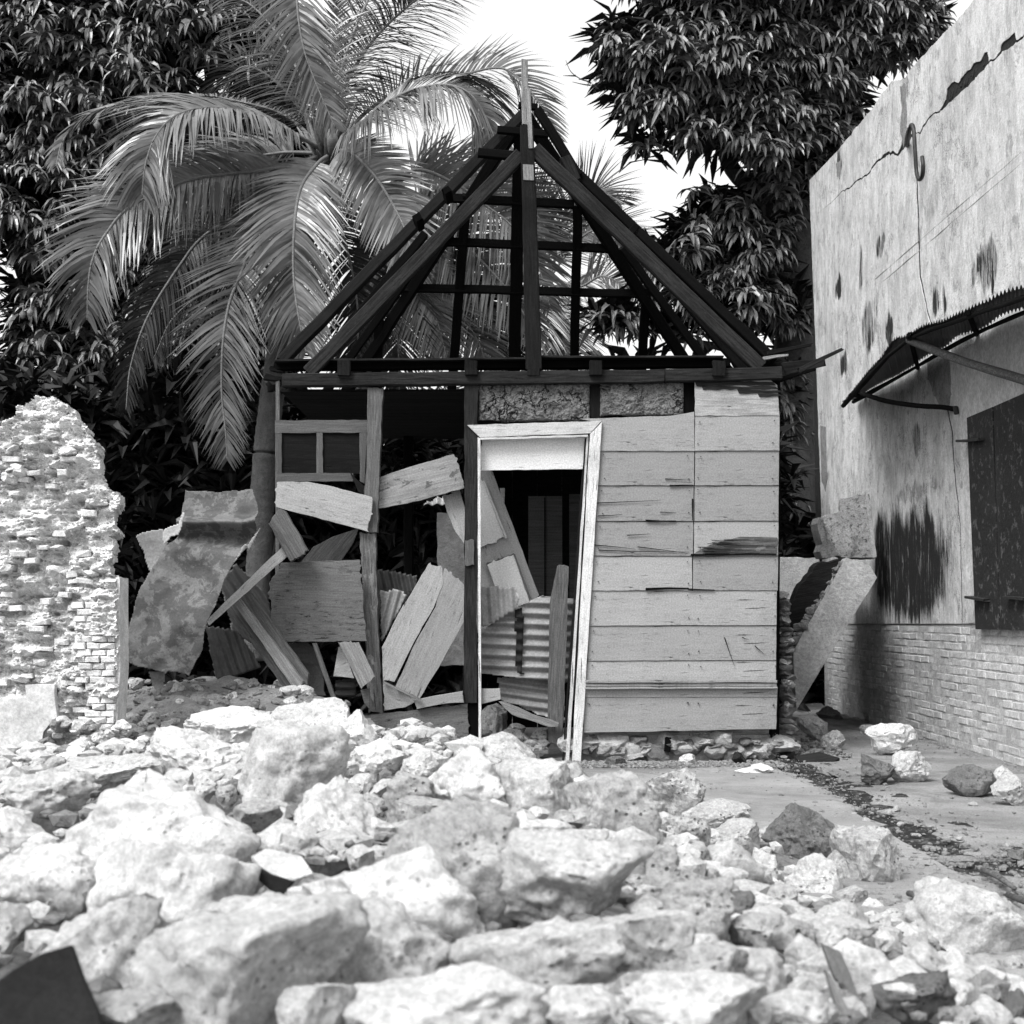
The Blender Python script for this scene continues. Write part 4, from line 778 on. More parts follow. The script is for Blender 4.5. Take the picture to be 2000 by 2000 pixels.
# ------------------------------------------------------------------ brick ruin on the left
RY = 9.0
ruin = thing('brick_ruin', at(120, 1480, RY), 'crumbling lime-mortared brick wall stub, jagged at its top and right edge', 'ruin')
O = [(-260, 900), (-180, 860), (-90, 850), (-40, 838), (0, 832), (31, 814), (35, 793), (58, 779), (70, 773), (100, 777), (128, 789), (147, 804), (149, 816), (167, 832), (165, 843), (186, 866), (182, 878), (192, 897), (194, 921), (202, 956), (225, 960), (233, 973), (232, 985), (223, 998), (227, 1037), (213, 1045), (223, 1087), (215, 1095), (217, 1115), (232, 1128), (233, 1293), (231, 1360), (229, 1400), (222, 1420), (215, 1600), (-260, 1600)]
def ruin_face():
    st = 2.6; gx = np.arange(-262, 240, st); gy = np.arange(765, 1602, st); X, Y = np.meshgrid(gx, gy, indexing='ij'); x = X.ravel(); y = Y.ravel(); i = np.arange(len(x)).reshape(X.shape)
    F = np.stack([i[:-1, :-1], i[:-1, 1:], i[1:, 1:], i[1:, :-1]], -1).reshape(-1, 4)
    jx = vn(np.stack([x * .09, y * .09, x * 0], 1), 5) * 4.0; jy = vn(np.stack([x * .09, y * .09, x * 0], 1), 6) * 4
    m = pip((x + jx)[F].mean(1), (y + jy)[F].mean(1), O); F = F[m]
    V = np.array([at(a, b, RY) for a, b in zip(x, y)]); q = np.stack([V[:, 0], V[:, 2], V[:, 0] * 0], 1)
    row = V[:, 2] / .062 + .35 * vn(q * 2.2, 3); fr = row - np.floor(row); ri = np.floor(row)
    colx = V[:, 0] / .21 + .5 * (ri % 2) + .45 * vn(np.stack([ri * 3.3, ri, ri], 1), 4) + .25 * vn(q * 3, 2); fc = colx - np.floor(colx)
    br = smoothstep(0, .28, fr) * smoothstep(1, .72, fr) * smoothstep(0, .07, fc) * smoothstep(1, .93, fc)
    hsh = vn(np.stack([np.floor(colx) * 7.7 + .5, ri * 5.1 + .5, ri * 0 + .5], 1), 7)
    mask = smoothstep(-.35, .35, fbm(q * 1.6 + 9, 11, 3))
    z = (.016 * br * (1 + .9 * hsh)) * (.10 + .90 * mask) + .031 * fbm(q * np.array([6, 10, 1]), 21, 6, .72) + .06 * fbm(q * 1.7, 31, 2) - .05 * np.maximum(0, vn(q * np.array([7, 11, 1]), 41) - .42) * 2
    for (hx, hy, hr) in ((25, 928, 9), (50, 930, 8), (98, 925, 9), (152, 980, 12), (180, 1025, 12), (137, 1013, 8), (55, 1115, 15), (24, 1185, 10), (178, 1285, 11), (66, 1168, 9), (90, 880, 8), (120, 1060, 9), (170, 1340, 10), (105, 1200, 7), (20, 1050, 9), (140, 1230, 9)):
        z -= .07 * np.exp(-(((x - hx) / hr) ** 2 + ((y - hy) / (hr * .6)) ** 2) ** 1.5)
    z += .05 * fbm(q * np.array([13, 22, 1]), 71, 4, .7) * .5
    smooth = smoothstep(118, 88, x) * smoothstep(1352, 1372, y); z = z * (1 - smooth) + .045 * smooth
    z -= .07 * smoothstep(1100, 780, y) * 0
    V[:, 1] -= z; used = np.unique(F); mp = -np.ones(len(V), int); mp[used] = np.arange(len(used)); V = V[used]; F = mp[F]
    e = {}
    for f in F:
        for k in range(4):
            a, b = int(f[k]), int(f[(k + 1) % 4])
            if (b, a) in e: del e[(b, a)]
            else: e[(a, b)] = 1
    # return faces: several rings going back with noise
    bd = sorted({v for ab in e for v in ab}); rings = [bd]; Vl = [V]; n = len(V); prev = {v: v for v in bd}; FF = [F]
    for r in range(1, 9):
        P = V[bd].copy(); dep = .03 * r; P[:, 1] = V[bd][:, 1] + dep; q = P * np.array([9, 9, 9.]); P[:, 0] += .016 * fbm(q, 51, 3) * min(1, r / 2) - .004 * r; P[:, 2] += .014 * fbm(q, 61, 3) * min(1, r / 2) - .003 * r
        cur = {v: n + k for k, v in enumerate(bd)}; n += len(bd); Vl.append(P)
        FF.append(np.array([(b, a, c, d) for a, b, c, d in ((prev[a], prev[b], cur[a], cur[b]) for a, b in e)], int)); prev = cur
    obj('masonry', np.concatenate(Vl), np.concatenate(FF), M['ruin'], ruin, kind=None)
ruin_face()
# tidy quoin bricks at the right-hand jamb, and stray bricks proud of the face
qm = [mesh('brick', *brick_np(40 + i, 1., 1., 1., .09, .09), M['ruin_brick']) for i in range(8)]
def rb(px, py, w, h, d=.09, out=.03, rot=0., m=None):
    s = RY / FPX; mw = Matrix.Translation(at(px, py, RY - out + d / 2)) @ Matrix.Rotation(rot, 4, 'Y') @ Matrix.Diagonal((w * s, d, h * s, 1))
    obj('brick', m or qm[r_.randrange(8)], None, None, ruin, mw)
yy = 1182; k = 0
while yy < 1425:
    xr_ = 229 - max(0, yy - 1380) * .08; x = xr_; c = 0
    while x > 168 + 14 * n1(yy * .05, 3.3) + (yy > 1330) * 12:
        w = (17 if c == 0 and k % 2 else 29) + r_.uniform(-3, 3); rb(x - w / 2, yy, w - 1.5, 11.6, out=.046 + r_.uniform(-.012, .010), rot=r_.uniform(-.03, .03)); x -= w; c += 1
    yy += 13.2; k += 1
for i in range(60):
    x = r_.uniform(-60, 200); yy = r_.uniform(860, 1400)
    if not pip(np.array([x + 12.]), np.array([yy]), O)[0] or (x < 110 and yy > 1345): continue
    yy = round(yy / 13.2) * 13.2; rb(x, yy, r_.uniform(18, 34), r_.uniform(8, 13), out=.035 + r_.uniform(-.03, .012), rot=r_.uniform(-.12, .12))
for i in range(45):
    x = r_.uniform(-20, 215); yy = r_.uniform(800, 1390)
    if not pip(np.array([x + 6.]), np.array([yy]), O)[0] or (x < 118 and yy > 1330) or (x > 165 and yy > 1175): continue
    w = r_.uniform(14, 40); s_ = RY / FPX / 2; A, Fb = rock_np(8000 + i, 3, 9); obj('stone', A, Fb, M['ruin'], ruin, Matrix.Translation(at(x, yy, RY + .0)) @ Matrix.Rotation(r_.uniform(-.3, .3), 4, 'Y') @ Matrix.Diagonal((w * s_, .075, w * s_ * r_.uniform(.35, .7), 1)))
plate('plaster_jamb', [(226, 1016 + 112), (234, 1128), (235, 1300), (229, 1410), (222, 1410), (226, 1300)], RY - .02, M['ruin'], ruin, th=.2, grain=((230, 1130), (230, 1400)), tiltx=.0)
plate('plaster_patch', [(50, 1338), (107, 1337), (108, 1375), (112, 1400), (85, 1430), (80, 1500), (-260, 1520), (-260, 1365), (52, 1362)], RY - .075, M['wall_clean'], ruin, th=.05, jit=.006)
# ------------------------------------------------------------------ palms
def frond(ctrl, parent, mat, n=95, Lmax=.66, wid=.026, droop=.55, nrm=(0, -1, .6), seed=0, start=.16, name='frond', side=(1, 1), rr=.022, tipang=.9):
    R = np.random.RandomState(seed); P = spline([at(*c) for c in ctrl], 14); k = len(P)
    S = np.array([p[:] for p in P]); seg = np.linalg.norm(np.diff(S, axis=0), axis=1); cum = np.concatenate([[0], np.cumsum(seg)]); T = cum[-1]
    rad = [rr * (1 - .85 * (i / (k - 1))) + .003 for i in range(k)]
    V, F = tubeVF(P, rad, 5); fo = obj(name, V, F, M['rachis'], parent, smooth=True)
    Nn = np.array(nrm, float); Nn /= np.linalg.norm(Nn); LV = []; LF = []; up = np.array([0, 0, -1.])
    n = int(n * 1.1)
    for sgn, kk in ((1, side[0]), (-1, side[1])):
        if not kk: continue
        skip = -1
        for i in range(n):
            f = start + (1 - start) * (i + R.uniform(-.3, .3)) / n
            if skip > 0: skip -= 1; continue
            if R.rand() < .012: skip = R.randint(1, 3)
            f = min(max(f, 0), .999); s = f * T; p = np.array([np.interp(s, cum, S[:, j]) for j in range(3)]); p2 = np.array([np.interp(min(s + .03, T), cum, S[:, j]) for j in range(3)])
            p1 = np.array([np.interp(max(s - .03, 0), cum, S[:, j]) for j in range(3)]); t = (p2 - p1); t /= np.linalg.norm(t) + 1e-9
            sd = np.cross(t, Nn); sd /= np.linalg.norm(sd) + 1e-9; sd *= sgn
            a = 1.22 - .68 * f * tipang + R.uniform(-.12, .12)         # angle from the rib
            ff = (f - start) / (1 - start); L = Lmax * kk * (math.sin(math.pi * min(1, .18 + .80 * ff)) ** .6) * R.uniform(.82, 1.08)
            d = sd * math.sin(a) + t * math.cos(a) + Nn * R.uniform(.10, .24); d /= np.linalg.norm(d)
            dr = droop * R.uniform(.75, 1.3); w = wid * .92 * R.uniform(.75, 1.2); q = p.copy(); ns = 5; o = len(LV); tw = -sgn * .40 + R.uniform(-.30, .30)
            for j in range(ns + 1):
                u = j / ns; wd = t - d * np.dot(t, d); wd /= np.linalg.norm(wd) + 1e-9; nn = np.cross(d, wd); ww = wd * math.cos(tw) + nn * math.sin(tw)
                h = w * (.5 + .5 * math.sin(math.pi * min(.5, u * 1.5 + .1))) * (1 - u ** 2.2) * .5 + .0008
                LV.append(q + ww * h); LV.append(q - ww * h)
                if j < ns: LF.append((o + 2 * j, o + 2 * j + 1, o + 2 * j + 3, o + 2 * j + 2))
                q = q + d * (L / ns); d = d + up * dr * (.52 if j < 2 else .14) * (.6 + .8 * u) + R.normal(size=3) * .014; d /= np.linalg.norm(d)
    obj('leaflets', np.array(LV), np.array(LF), mat, fo, kind='stuff')
    return fo
def trunk(pts, r0, r1, parent, mat, rings=.09, name='trunk'):
    P = spline(pts, 40); V, F = tubeVF(P, [(r0 + (r1 - r0) * i / len(P)) * (1 + .05 * abs(math.sin(i * 1.1))) for i in range(len(P))], 14, bumpy=.03, rnd=random.Random(3))
    return obj(name, V, F, mat, parent, smooth=True)
palm = thing('palm_tree', at(500, 1290, 15.6), 'big coconut palm with broad drooping fronds left of the roof frame', 'palm tree')
trunk([at(496, 1290, 15.6), at(505, 1100, 15.6), at(522, 850, 15.6), at(560, 600, 15.7), at(610, 400, 15.7), at(640, 285, 15.6)], .13, .12, palm, M['palm_bark'])
for i in range(46):                                                       # leaf sheaths and fibre at the crown
    a = r_.uniform(0, 6.28); b = at(640 + 10 * math.cos(a), 330 + r_.uniform(-10, 10), 15.6 + .12 * math.sin(a)); e = at(640 + 62 * math.cos(a) * r_.uniform(.5, 1), 245 + r_.uniform(-60, 50), 15.6 + .4 * math.sin(a))
    V, F = tubeVF([b, b.lerp(e, .5) + Vector((0, 0, .03)), e], [.045, .03, .008], 5); obj('leaf_sheath', V, F, M['palm_bark'] if i % 3 else M['rachis'], palm, smooth=True)
C = (640, 300, 15.5)
fr = [
 ([C, (587, 268, 15.2), (512, 230, 14.8), (419, 211, 14.3), (349, 223, 14.0), (307, 262, 13.9), (285, 318, 13.8), (277, 385, 13.8)], dict(mat='palm', n=135, Lmax=1.0, droop=.75, seed=1, nrm=(.1, -.55, .8), wid=.030)),
 ([C, (560, 228, 15.9), (470, 200, 16.2), (396, 190, 16.4), (279, 196, 16.4), (177, 224, 16.3), (126, 270, 16.3), (109, 325, 16.2)], dict(mat='palm', n=120, Lmax=.62, droop=.6, seed=2, nrm=(0, -.4, .9))),
 ([C, (540, 330, 15.1), (380, 350, 14.5), (261, 400, 14.1), (210, 452, 14.0), (182, 503, 13.9), (172, 560, 13.9), (170, 625, 13.9)], dict(mat='palm', n=135, Lmax=.9, droop=.6, seed=3, nrm=(.2, -.8, .5), wid=.030)),
 ([(640, 305, 15.4), (619, 321, 14.9), (587, 368, 14.4), (575, 442, 14.1), (573, 536, 14.0), (583, 619, 13.9), (598, 690, 13.9)], dict(mat='palm', n=135, Lmax=.85, droop=.5, seed=4, nrm=(.1, -1, .2), wid=.032)),
 ([(645, 300, 15.4), (682, 296, 14.9), (729, 340, 14.6), (769, 403, 14.4), (796, 463, 14.3), (818, 550, 14.3)], dict(mat='palm', n=105, Lmax=.66, droop=.5, seed=5, nrm=(-.2, -1, .4), wid=.032)),
 ([(640, 310, 15.4), (560, 380, 15.0), (505, 450, 14.5), (470, 536, 14.2), (447, 596, 14.1), (435, 675, 14.0), (433, 768, 14.0), (440, 838, 14.0), (444, 900, 14.0)], dict(mat='palm', n=140, Lmax=.72, droop=.34, seed=6, nrm=(0, -1, .1), wid=.024)),
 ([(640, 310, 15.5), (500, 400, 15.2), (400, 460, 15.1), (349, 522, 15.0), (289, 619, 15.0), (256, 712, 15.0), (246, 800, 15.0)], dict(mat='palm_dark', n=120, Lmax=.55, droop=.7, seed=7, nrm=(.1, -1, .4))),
 ([C, (640, 180, 15.2), (605, 20, 14.6), (590, -60, 14.2), (580, 0, 13.9), (592, 90, 13.8), (618, 165, 13.8), (655, 250, 13.8)], dict(mat='palm', n=125, Lmax=.66, droop=.30, seed=8, nrm=(.1, -1, .1), wid=.030, start=.3)),
 ([C, (690, 255, 15.1), (752, 204, 14.8), (803, 177, 14.7), (863, 166, 14.5), (906, 176, 14.5), (936, 206, 14.5), (951, 243, 14.5), (956, 285, 14.5)], dict(mat='palm', n=150, Lmax=1.05, droop=1.2, seed=9, nrm=(0, -.7, .8), wid=.026)),
 ([C, (720, 215, 15.9), (800, 172, 16.1), (904, 146, 16.2), (985, 135, 16.2), (1045, 190, 16.2), (1085, 270, 16.2)], dict(mat='palm', n=110, Lmax=.70, droop=.45, seed=10, nrm=(0, -.8, .6), wid=.022)),
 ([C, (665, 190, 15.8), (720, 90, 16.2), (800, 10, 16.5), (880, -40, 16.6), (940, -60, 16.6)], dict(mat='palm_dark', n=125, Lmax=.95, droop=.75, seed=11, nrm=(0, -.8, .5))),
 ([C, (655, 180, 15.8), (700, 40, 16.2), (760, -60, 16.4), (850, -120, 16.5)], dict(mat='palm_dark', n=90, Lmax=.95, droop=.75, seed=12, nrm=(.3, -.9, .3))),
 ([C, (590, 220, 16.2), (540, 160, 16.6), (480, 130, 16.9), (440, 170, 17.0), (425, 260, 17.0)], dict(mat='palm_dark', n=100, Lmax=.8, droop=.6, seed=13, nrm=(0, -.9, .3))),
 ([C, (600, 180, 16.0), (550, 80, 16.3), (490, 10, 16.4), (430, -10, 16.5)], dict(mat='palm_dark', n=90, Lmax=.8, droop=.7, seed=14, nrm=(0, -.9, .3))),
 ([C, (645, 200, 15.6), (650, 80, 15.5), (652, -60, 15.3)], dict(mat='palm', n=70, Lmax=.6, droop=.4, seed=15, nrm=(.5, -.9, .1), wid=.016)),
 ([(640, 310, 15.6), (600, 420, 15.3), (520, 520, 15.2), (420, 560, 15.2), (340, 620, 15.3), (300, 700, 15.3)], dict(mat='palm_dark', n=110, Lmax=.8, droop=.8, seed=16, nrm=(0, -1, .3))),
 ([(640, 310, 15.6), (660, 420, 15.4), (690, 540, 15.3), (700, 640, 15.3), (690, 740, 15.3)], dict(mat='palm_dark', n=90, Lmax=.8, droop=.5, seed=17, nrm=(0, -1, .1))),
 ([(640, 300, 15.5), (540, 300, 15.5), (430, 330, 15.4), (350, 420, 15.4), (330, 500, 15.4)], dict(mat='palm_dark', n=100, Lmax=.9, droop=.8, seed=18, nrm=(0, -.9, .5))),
]
for i, (c, kw) in enumerate(fr):
    kw['mat'] = M[kw['mat']]; frond(c, palm, **kw)
def spathe(pts, w):
    P = spline([at(*p) for p in pts], 5); k = len(P); V, F = tubeVF(P, [w * math.sin(math.pi * (i + .3) / (k + .2)) + .004 for i in range(k)], 7); obj('spathe', V, F, M['rachis'], palm, smooth=True)
spathe([(560, 345, 15.2), (590, 335, 15.0), (625, 328, 15.0)], .05); spathe([(640, 250, 15.1), (650, 275, 15.1), (645, 300, 15.2)], .06)
palm2 = thing('palm_tree', at(712, 1290, 17.6), 'second coconut palm behind the left rafters of the roof frame', 'palm tree')
trunk([at(712, 1290, 17.6), at(712, 900, 17.6), at(706, 600, 17.6), at(740, 380, 17.7)], .19, .14, palm2, M['palm_bark'])
C2 = (745, 370, 17.6)
for i, c in enumerate((
 [C2, (815, 332, 17.3), (894, 362, 17.0), (950, 402, 16.9), (1005, 447, 16.8), (1050, 520, 16.8), (1075, 600, 16.8)],
 [C2, (830, 420, 17.2), (904, 475, 17.0), (960, 530, 16.9), (1010, 590, 16.8), (1045, 660, 16.8)],
 [C2, (780, 480, 17.2), (826, 571, 17.0), (853, 625, 16.9), (873, 700, 16.9)],
 [C2, (800, 500, 17.3), (880, 590, 17.1), (930, 660, 17.0), (960, 740, 17.0)],
 [C2, (760, 480, 17.3), (770, 580, 17.1), (778, 680, 17.0), (780, 760, 17.0)],
 [C2, (850, 330, 17.7), (950, 350, 17.9), (1030, 400, 18.0), (1090, 480, 18.0)],
 [C2, (800, 420, 17.4), (860, 510, 17.3), (950, 620, 17.2), (1010, 720, 17.2)])):
    frond(c, palm2, M['palm'] if i not in (4, 6) else M['palm_dark'], n=110, Lmax=.86, droop=.42, seed=30 + i, nrm=(-.2, -1, .3), wid=.030)
palm3 = thing('palm_tree', at(1120, 1290, 21), 'distant pale palm seen through the right half of the roof frame', 'palm tree')
trunk([at(1112, 1290, 21), at(1105, 900, 21), at(1095, 560, 21)], .2, .15, palm3, M['palm_bark'])
C3 = (1075, 540, 21)
for i, c in enumerate((
 [C3, (1100, 450, 21), (1130, 400, 20.8), (1170, 370, 20.6), (1215, 400, 20.5)], [C3, (1065, 450, 21), (1040, 390, 20.8), (1010, 370, 20.8)], [C3, (1130, 560, 20.7), (1180, 540, 20.5), (1240, 580, 20.3), (1270, 640, 20.3)],
 [C3, (1085, 600, 20.6), (1100, 660, 20.4), (1110, 740, 20.3)], [C3, (1120, 480, 21), (1160, 450, 20.8), (1200, 460, 20.6), (1235, 500, 20.6)], [C3, (1050, 600, 20.5), (1030, 660, 20.3), (1020, 740, 20.3)], [C3, (1040, 500, 21.), (1000, 520, 21.), (970, 570, 21.)])):
    frond(c, palm3, M['palm'], n=80, Lmax=.85, droop=.35, seed=50 + i, nrm=(0, -1, .3), wid=.024)
for j, (px, py, Y, lab) in enumerate(((860, 1000, 18.5, 'low palm fronds glimpsed through the open bay of the house'),)):
    pl = thing('palm_tree', at(px, 1250, Y), lab, 'palm tree'); trunk([at(px, 1290, Y), at(px, 1000, Y)], .15, .12, pl, M['palm_bark'])
    for i, (dx, dy) in enumerate(((-110, -60), (80, -60), (-70, -170), (40, -190), (120, 40), (-120, 40))): frond([(px, 960, Y), (px + dx * .5, 960 + dy * .9 - 20, Y - .3), (px + dx, 960 + dy + 20, Y - .5), (px + dx * 1.25, 960 + dy + 110, Y - .6)], pl, M['palm'], n=50, Lmax=.7, seed=80 + i, droop=.5)
# ------------------------------------------------------------------ mango trees
def leafverts(L, w, R, seg=3):
    """long drooping leaf folded along its midrib: V, F in local frame, base at origin growing along +X"""
    d = np.array([math.cos(R['el']), 0, math.sin(R['el'])]); q = np.zeros(3); V = []; F = []; yv = np.array([0, 1., 0])
    for j in range(seg + 1):
        u = j / seg; h = w * .5 * (math.sin(math.pi * min(1, .06 + u * .94)) ** .7) + .001; nn = np.cross(d, yv); c = q - nn * h * .45 * 0
        V += [q + yv * h + nn * h * .55, q, q - yv * h + nn * h * .55]
        if j < seg: o = 3 * j; F += [(o, o + 1, o + 4, o + 3), (o + 1, o + 2, o + 5, o + 4)]
        q = q + d * L / seg; d = d + np.array([0, 0, -1]) * R['dr']; d /= np.linalg.norm(d)
    return np.array(V), np.array(F)
def rosette(seed, n=17, L=.29, w=.047, seg=4):
    R = np.random.RandomState(seed); V = []; F = []; o = 0
    for i in range(n):
        v, f = leafverts(L * R.uniform(.7, 1.15), w * R.uniform(.8, 1.15), dict(el=R.uniform(-.2, 1.0), dr=R.uniform(.40, .8)), seg)
        a = i * 2.4 + R.uniform(-.3, .3); tw = R.uniform(-.5, .5); c, s = math.cos(tw), math.sin(tw); y, z = v[:, 1] * c - v[:, 2] * s * 0, v[:, 2] + v[:, 1] * s; v = np.stack([v[:, 0], y, z], 1)
        ca, sa = math.cos(a), math.sin(a); v = np.stack([v[:, 0] * ca - v[:, 1] * sa, v[:, 0] * sa + v[:, 1] * ca, v[:, 2] + R.uniform(-.05, .02)], 1); V.append(v); F.append(f + o); o += len(v)
    return np.concatenate(V), np.concatenate(F)
ROS = [rosette(i) for i in range(10)]; ROSL = [rosette(20 + i, 11, .26, .05, 2) for i in range(8)]
ROSM = {}
def rosm(i, mat):
    k = (i, mat.name)
    if k not in ROSM: ROSM[k] = mesh('leaf_cluster', *ROS[i], mat)
    return ROSM[k]
def xf(V, loc, yaw, tl, ta, s):
    m = Matrix.Rotation(ta, 3, 'Z') @ Matrix.Rotation(tl, 3, 'X') @ Matrix.Rotation(yaw, 3, 'Z'); m = np.array(m); return (V * s) @ m.T + np.array(loc)
def crown(parent, lobes, nfront, nfill, seed, mat, mat2, named=260, scale=1., gaps=()):
    R = np.random.RandomState(seed); ar = np.array([l[2] * l[3] for l in lobes], float); ar /= ar.sum(); pts = []; fills = []
    def ingap(px, py): return any(((px - g[0]) / g[2]) ** 2 + ((py - g[1]) / g[3]) ** 2 < R.uniform(.6, 1.15) for g in gaps)
    for _ in range(nfront):
        l = lobes[R.choice(len(lobes), p=ar)]; a = R.uniform(0, 6.283); r = math.sqrt(R.uniform(0, 1)); px = l[0] + l[2] * r * math.cos(a); py = l[1] + l[3] * r * math.sin(a); dz = l[5] * math.sqrt(max(0, 1 - r * r))
        if ingap(px, py): continue
        pts.append((px, py, l[4] - dz * R.uniform(.7, 1.05), R.uniform(.75, 1.2)))
    pts.sort(key=lambda q: q[2])
    for _ in range(nfill):
        l = lobes[R.choice(len(lobes), p=ar)]; a = R.uniform(0, 6.283); r = math.sqrt(R.uniform(0, 1)) * .80; px = l[0] + l[2] * r * math.cos(a); py = l[1] + l[3] * r * math.sin(a)
        if ingap(px, py): continue
        fills.append((px, py, l[4] + l[5] * R.uniform(-.5, 1.), R.uniform(1.0, 1.7)))
    VV = []; FF = []; o = 0; V2 = []; F2 = []; o2 = 0
    for i, (px, py, Y, s) in enumerate(pts):
        loc = at(px, py, Y); yaw = R.uniform(0, 6.28); tl = R.uniform(-.1, .55); ta = R.uniform(-.9, .9)
        if i < named:
            m = Matrix.Translation(loc) @ Matrix.Rotation(ta, 4, 'Z') @ Matrix.Rotation(tl, 4, 'X') @ Matrix.Rotation(yaw, 4, 'Z') @ Matrix.Scale(s * scale, 4); obj('leaf_cluster', rosm(R.randint(10), mat), None, None, parent, m)
        else:
            v, f = ROS[R.randint(10)]; v = xf(v, loc, yaw, tl, ta, s * scale); VV.append(v); FF.append(f + o); o += len(v)
    for (px, py, Y, s) in fills:
        v, f = ROSL[R.randint(8)]; v = xf(v, at(px, py, Y), R.uniform(0, 6.28), R.uniform(-.6, .6), 0, s * scale * 1.25); V2.append(v); F2.append(f + o2); o2 += len(v)
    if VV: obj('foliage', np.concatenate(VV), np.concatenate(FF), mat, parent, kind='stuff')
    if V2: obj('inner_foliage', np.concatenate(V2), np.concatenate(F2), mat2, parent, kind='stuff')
def limb(parent, pts, r0, r1, name='limb', mat=None):
    P = spline([at(*p) for p in pts], 6); V, F = tubeVF(P, [r0 + (r1 - r0) * i / (len(P) - 1) for i in range(len(P))], 9, bumpy=.06, rnd=random.Random(8)); return obj(name, V, F, mat or M['bark'], parent, smooth=True)
mg = thing('mango_tree', at(90, 1290, 19), 'huge dark mango tree filling the upper left behind the palm', 'mango tree')
limb(mg, [(90, 1290, 19), (110, 1000, 19), (150, 700, 19), (200, 400, 19)], .40, .22, 'trunk')
limb(mg, [(140, 750, 19), (40, 500, 18.8), (-40, 300, 18.6)], .2, .06); limb(mg, [(180, 520, 19), (330, 300, 18.7), (430, 120, 18.6)], .18, .05); limb(mg, [(130, 850, 19), (250, 740, 18.6), (380, 700, 18.4)], .15, .05)
lob = [(90, 60, 190, 110, 18.6, 1.2), (300, 60, 180, 110, 18.6, 1.2), (470, 90, 110, 90, 18.8, 1), (60, 200, 130, 100, 18.4, 1.2), (230, 160, 150, 90, 18.3, 1.2), (60, 380, 130, 130, 18.4, 1.3), (190, 300, 130, 100, 18.5, 1.1), (90, 560, 120, 110, 18.3, 1.2), (250, 520, 160, 130, 18.8, 1),
       (120, 700, 150, 100, 18.3, 1.1), (290, 680, 140, 110, 18.5, 1), (180, 820, 170, 90, 18.2, 1), (380, 820, 160, 100, 18.5, 1), (420, 600, 150, 160, 19.2, .8), (450, 330, 160, 130, 19.4, .8), (520, 180, 80, 80, 19.4, .7), (-120, 300, 140, 400, 18.8, 1.3), (460, 740, 120, 120, 19.2, .8)]
crown(mg, lob, 1250, 3800, 5, M['mango'], M['mango_dark'], 280, 1.1, gaps=[(425, 165, 75, 55), (335, 105, 26, 36), (35, 135, 44, 40), (12, 520, 50, 90), (5, 640, 44, 80), (62, 730, 36, 36), (8, 250, 30, 30), (240, 868, 30, 22), (120, 640, 22, 22), (150, 420, 20, 20)])
SV = []; SF = []
for i in range(9):
    c = at(*[(4, 258), (83, 286), (20, 275), (80, 262), (190, 235), (95, 470), (45, 605), (60, 600), (250, 700)][i], 17.0); V, F = tubeVF([c + Vector((0, 0, .08)), c, c + Vector((0, 0, -.055)), c + Vector((0, 0, -.11))], [.004, .006, .045, .012], 8); obj('mango_fruit', V, F, M['plank'], mg, smooth=True)
mr = thing('mango_tree', at(1555, 1290, 19.4), 'mango tree with glossy drooping leaf rosettes behind the house on the right', 'mango tree')
limb(mr, [(a, b, c + 2.4) for a, b, c in [(1545, 1290, 17), (1545, 1000, 17), (1550, 760, 17), (1560, 560, 17), (1570, 380, 17)]], .34, .26, 'trunk')
limb(mr, [(a, b, c + 2.4) for a, b, c in [(1555, 620, 17), (1510, 420, 16.8), (1430, 330, 16.4), (1380, 200, 16.0), (1300, 120, 15.8)]], .17, .05); limb(mr, [(a, b, c + 2.4) for a, b, c in [(1555, 700, 17), (1480, 560, 16.8), (1390, 470, 16.4)]], .12, .04); limb(mr, [(a, b, c + 2.4) for a, b, c in [(1570, 400, 17), (1640, 200, 16.8), (1700, 50, 16.5)]], .2, .08); limb(mr, [(a, b, c + 2.4) for a, b, c in [(1550, 760, 17), (1450, 690, 16.6), (1300, 660, 16.3)]], .1, .03)
def _s(P): return [(a, b, c + 2.4) for a, b, c in P]
lob = [(1228, 100, 78, 66, 15.6, .9), (1310, 130, 110, 130, 15.6, 1.), (1420, 110, 150, 150, 15.8, 1.1), (1280, 215, 100, 75, 15.4, .7), (1400, 270, 110, 70, 15.4, .8), (1500, 260, 120, 110, 15.8, 1.), (1560, 130, 150, 140, 16.4, 1.), (1700, 60, 160, 120, 16.6, 1.), (1260, 300, 62, 38, 15.3, .4), (1225, 160, 62, 55, 15.6, .5),
       (1610, 240, 90, 110, 16.4, .8), (1540, 370, 90, 80, 16.2, .7), (1340, 10, 90, 70, 15.8, .6), (1440, -40, 260, 90, 16., 1.2), (1380, 400, 70, 50, 16., .6), (1340, 480, 95, 75, 16., .8), (1470, 470, 110, 110, 16.2, .9), (1420, 590, 130, 100, 16.1, .8), (1290, 560, 60, 70, 16.3, .5), (1520, 620, 80, 90, 16.6, .7), (1190, 640, 75, 50, 16.3, .5), (1300, 665, 90, 45, 16.2, .5), (1530, 800, 60, 130, 17, .6), (1545, 1000, 60, 120, 17.2, .6)]
lob = [(a, b - 12, max(c - 24, 22), max(d - 26, 18), e + 2.6, f) for a, b, c, d, e, f in lob]
crown(mr, lob, 700, 1150, 6, M['mango'], M['mango_dark'], 290, 1.15, gaps=[(1345, 330, 75, 42), (1225, 375, 110, 42), (1310, 395, 60, 50), (1250, 450, 90, 60), (1150, 300, 40, 80), (1585, 415, 14, 24), (1195, 245, 26, 20), (1180, 480, 60, 60)])
for P_ in ([(1170, 175, 15.6), (1150, 160, 15.6), (1135, 155, 15.6), (1115, 140, 15.6), (1105, 118, 15.6)], [(1165, 168, 15.6), (1140, 165, 15.6), (1118, 160, 15.6)], [(1350, 435, 16), (1320, 432, 16), (1300, 415, 16)], [(1125, 148, 15.6), (1100, 148, 15.6)]): limb(mr, _s(P_), .012, .003, 'twig')
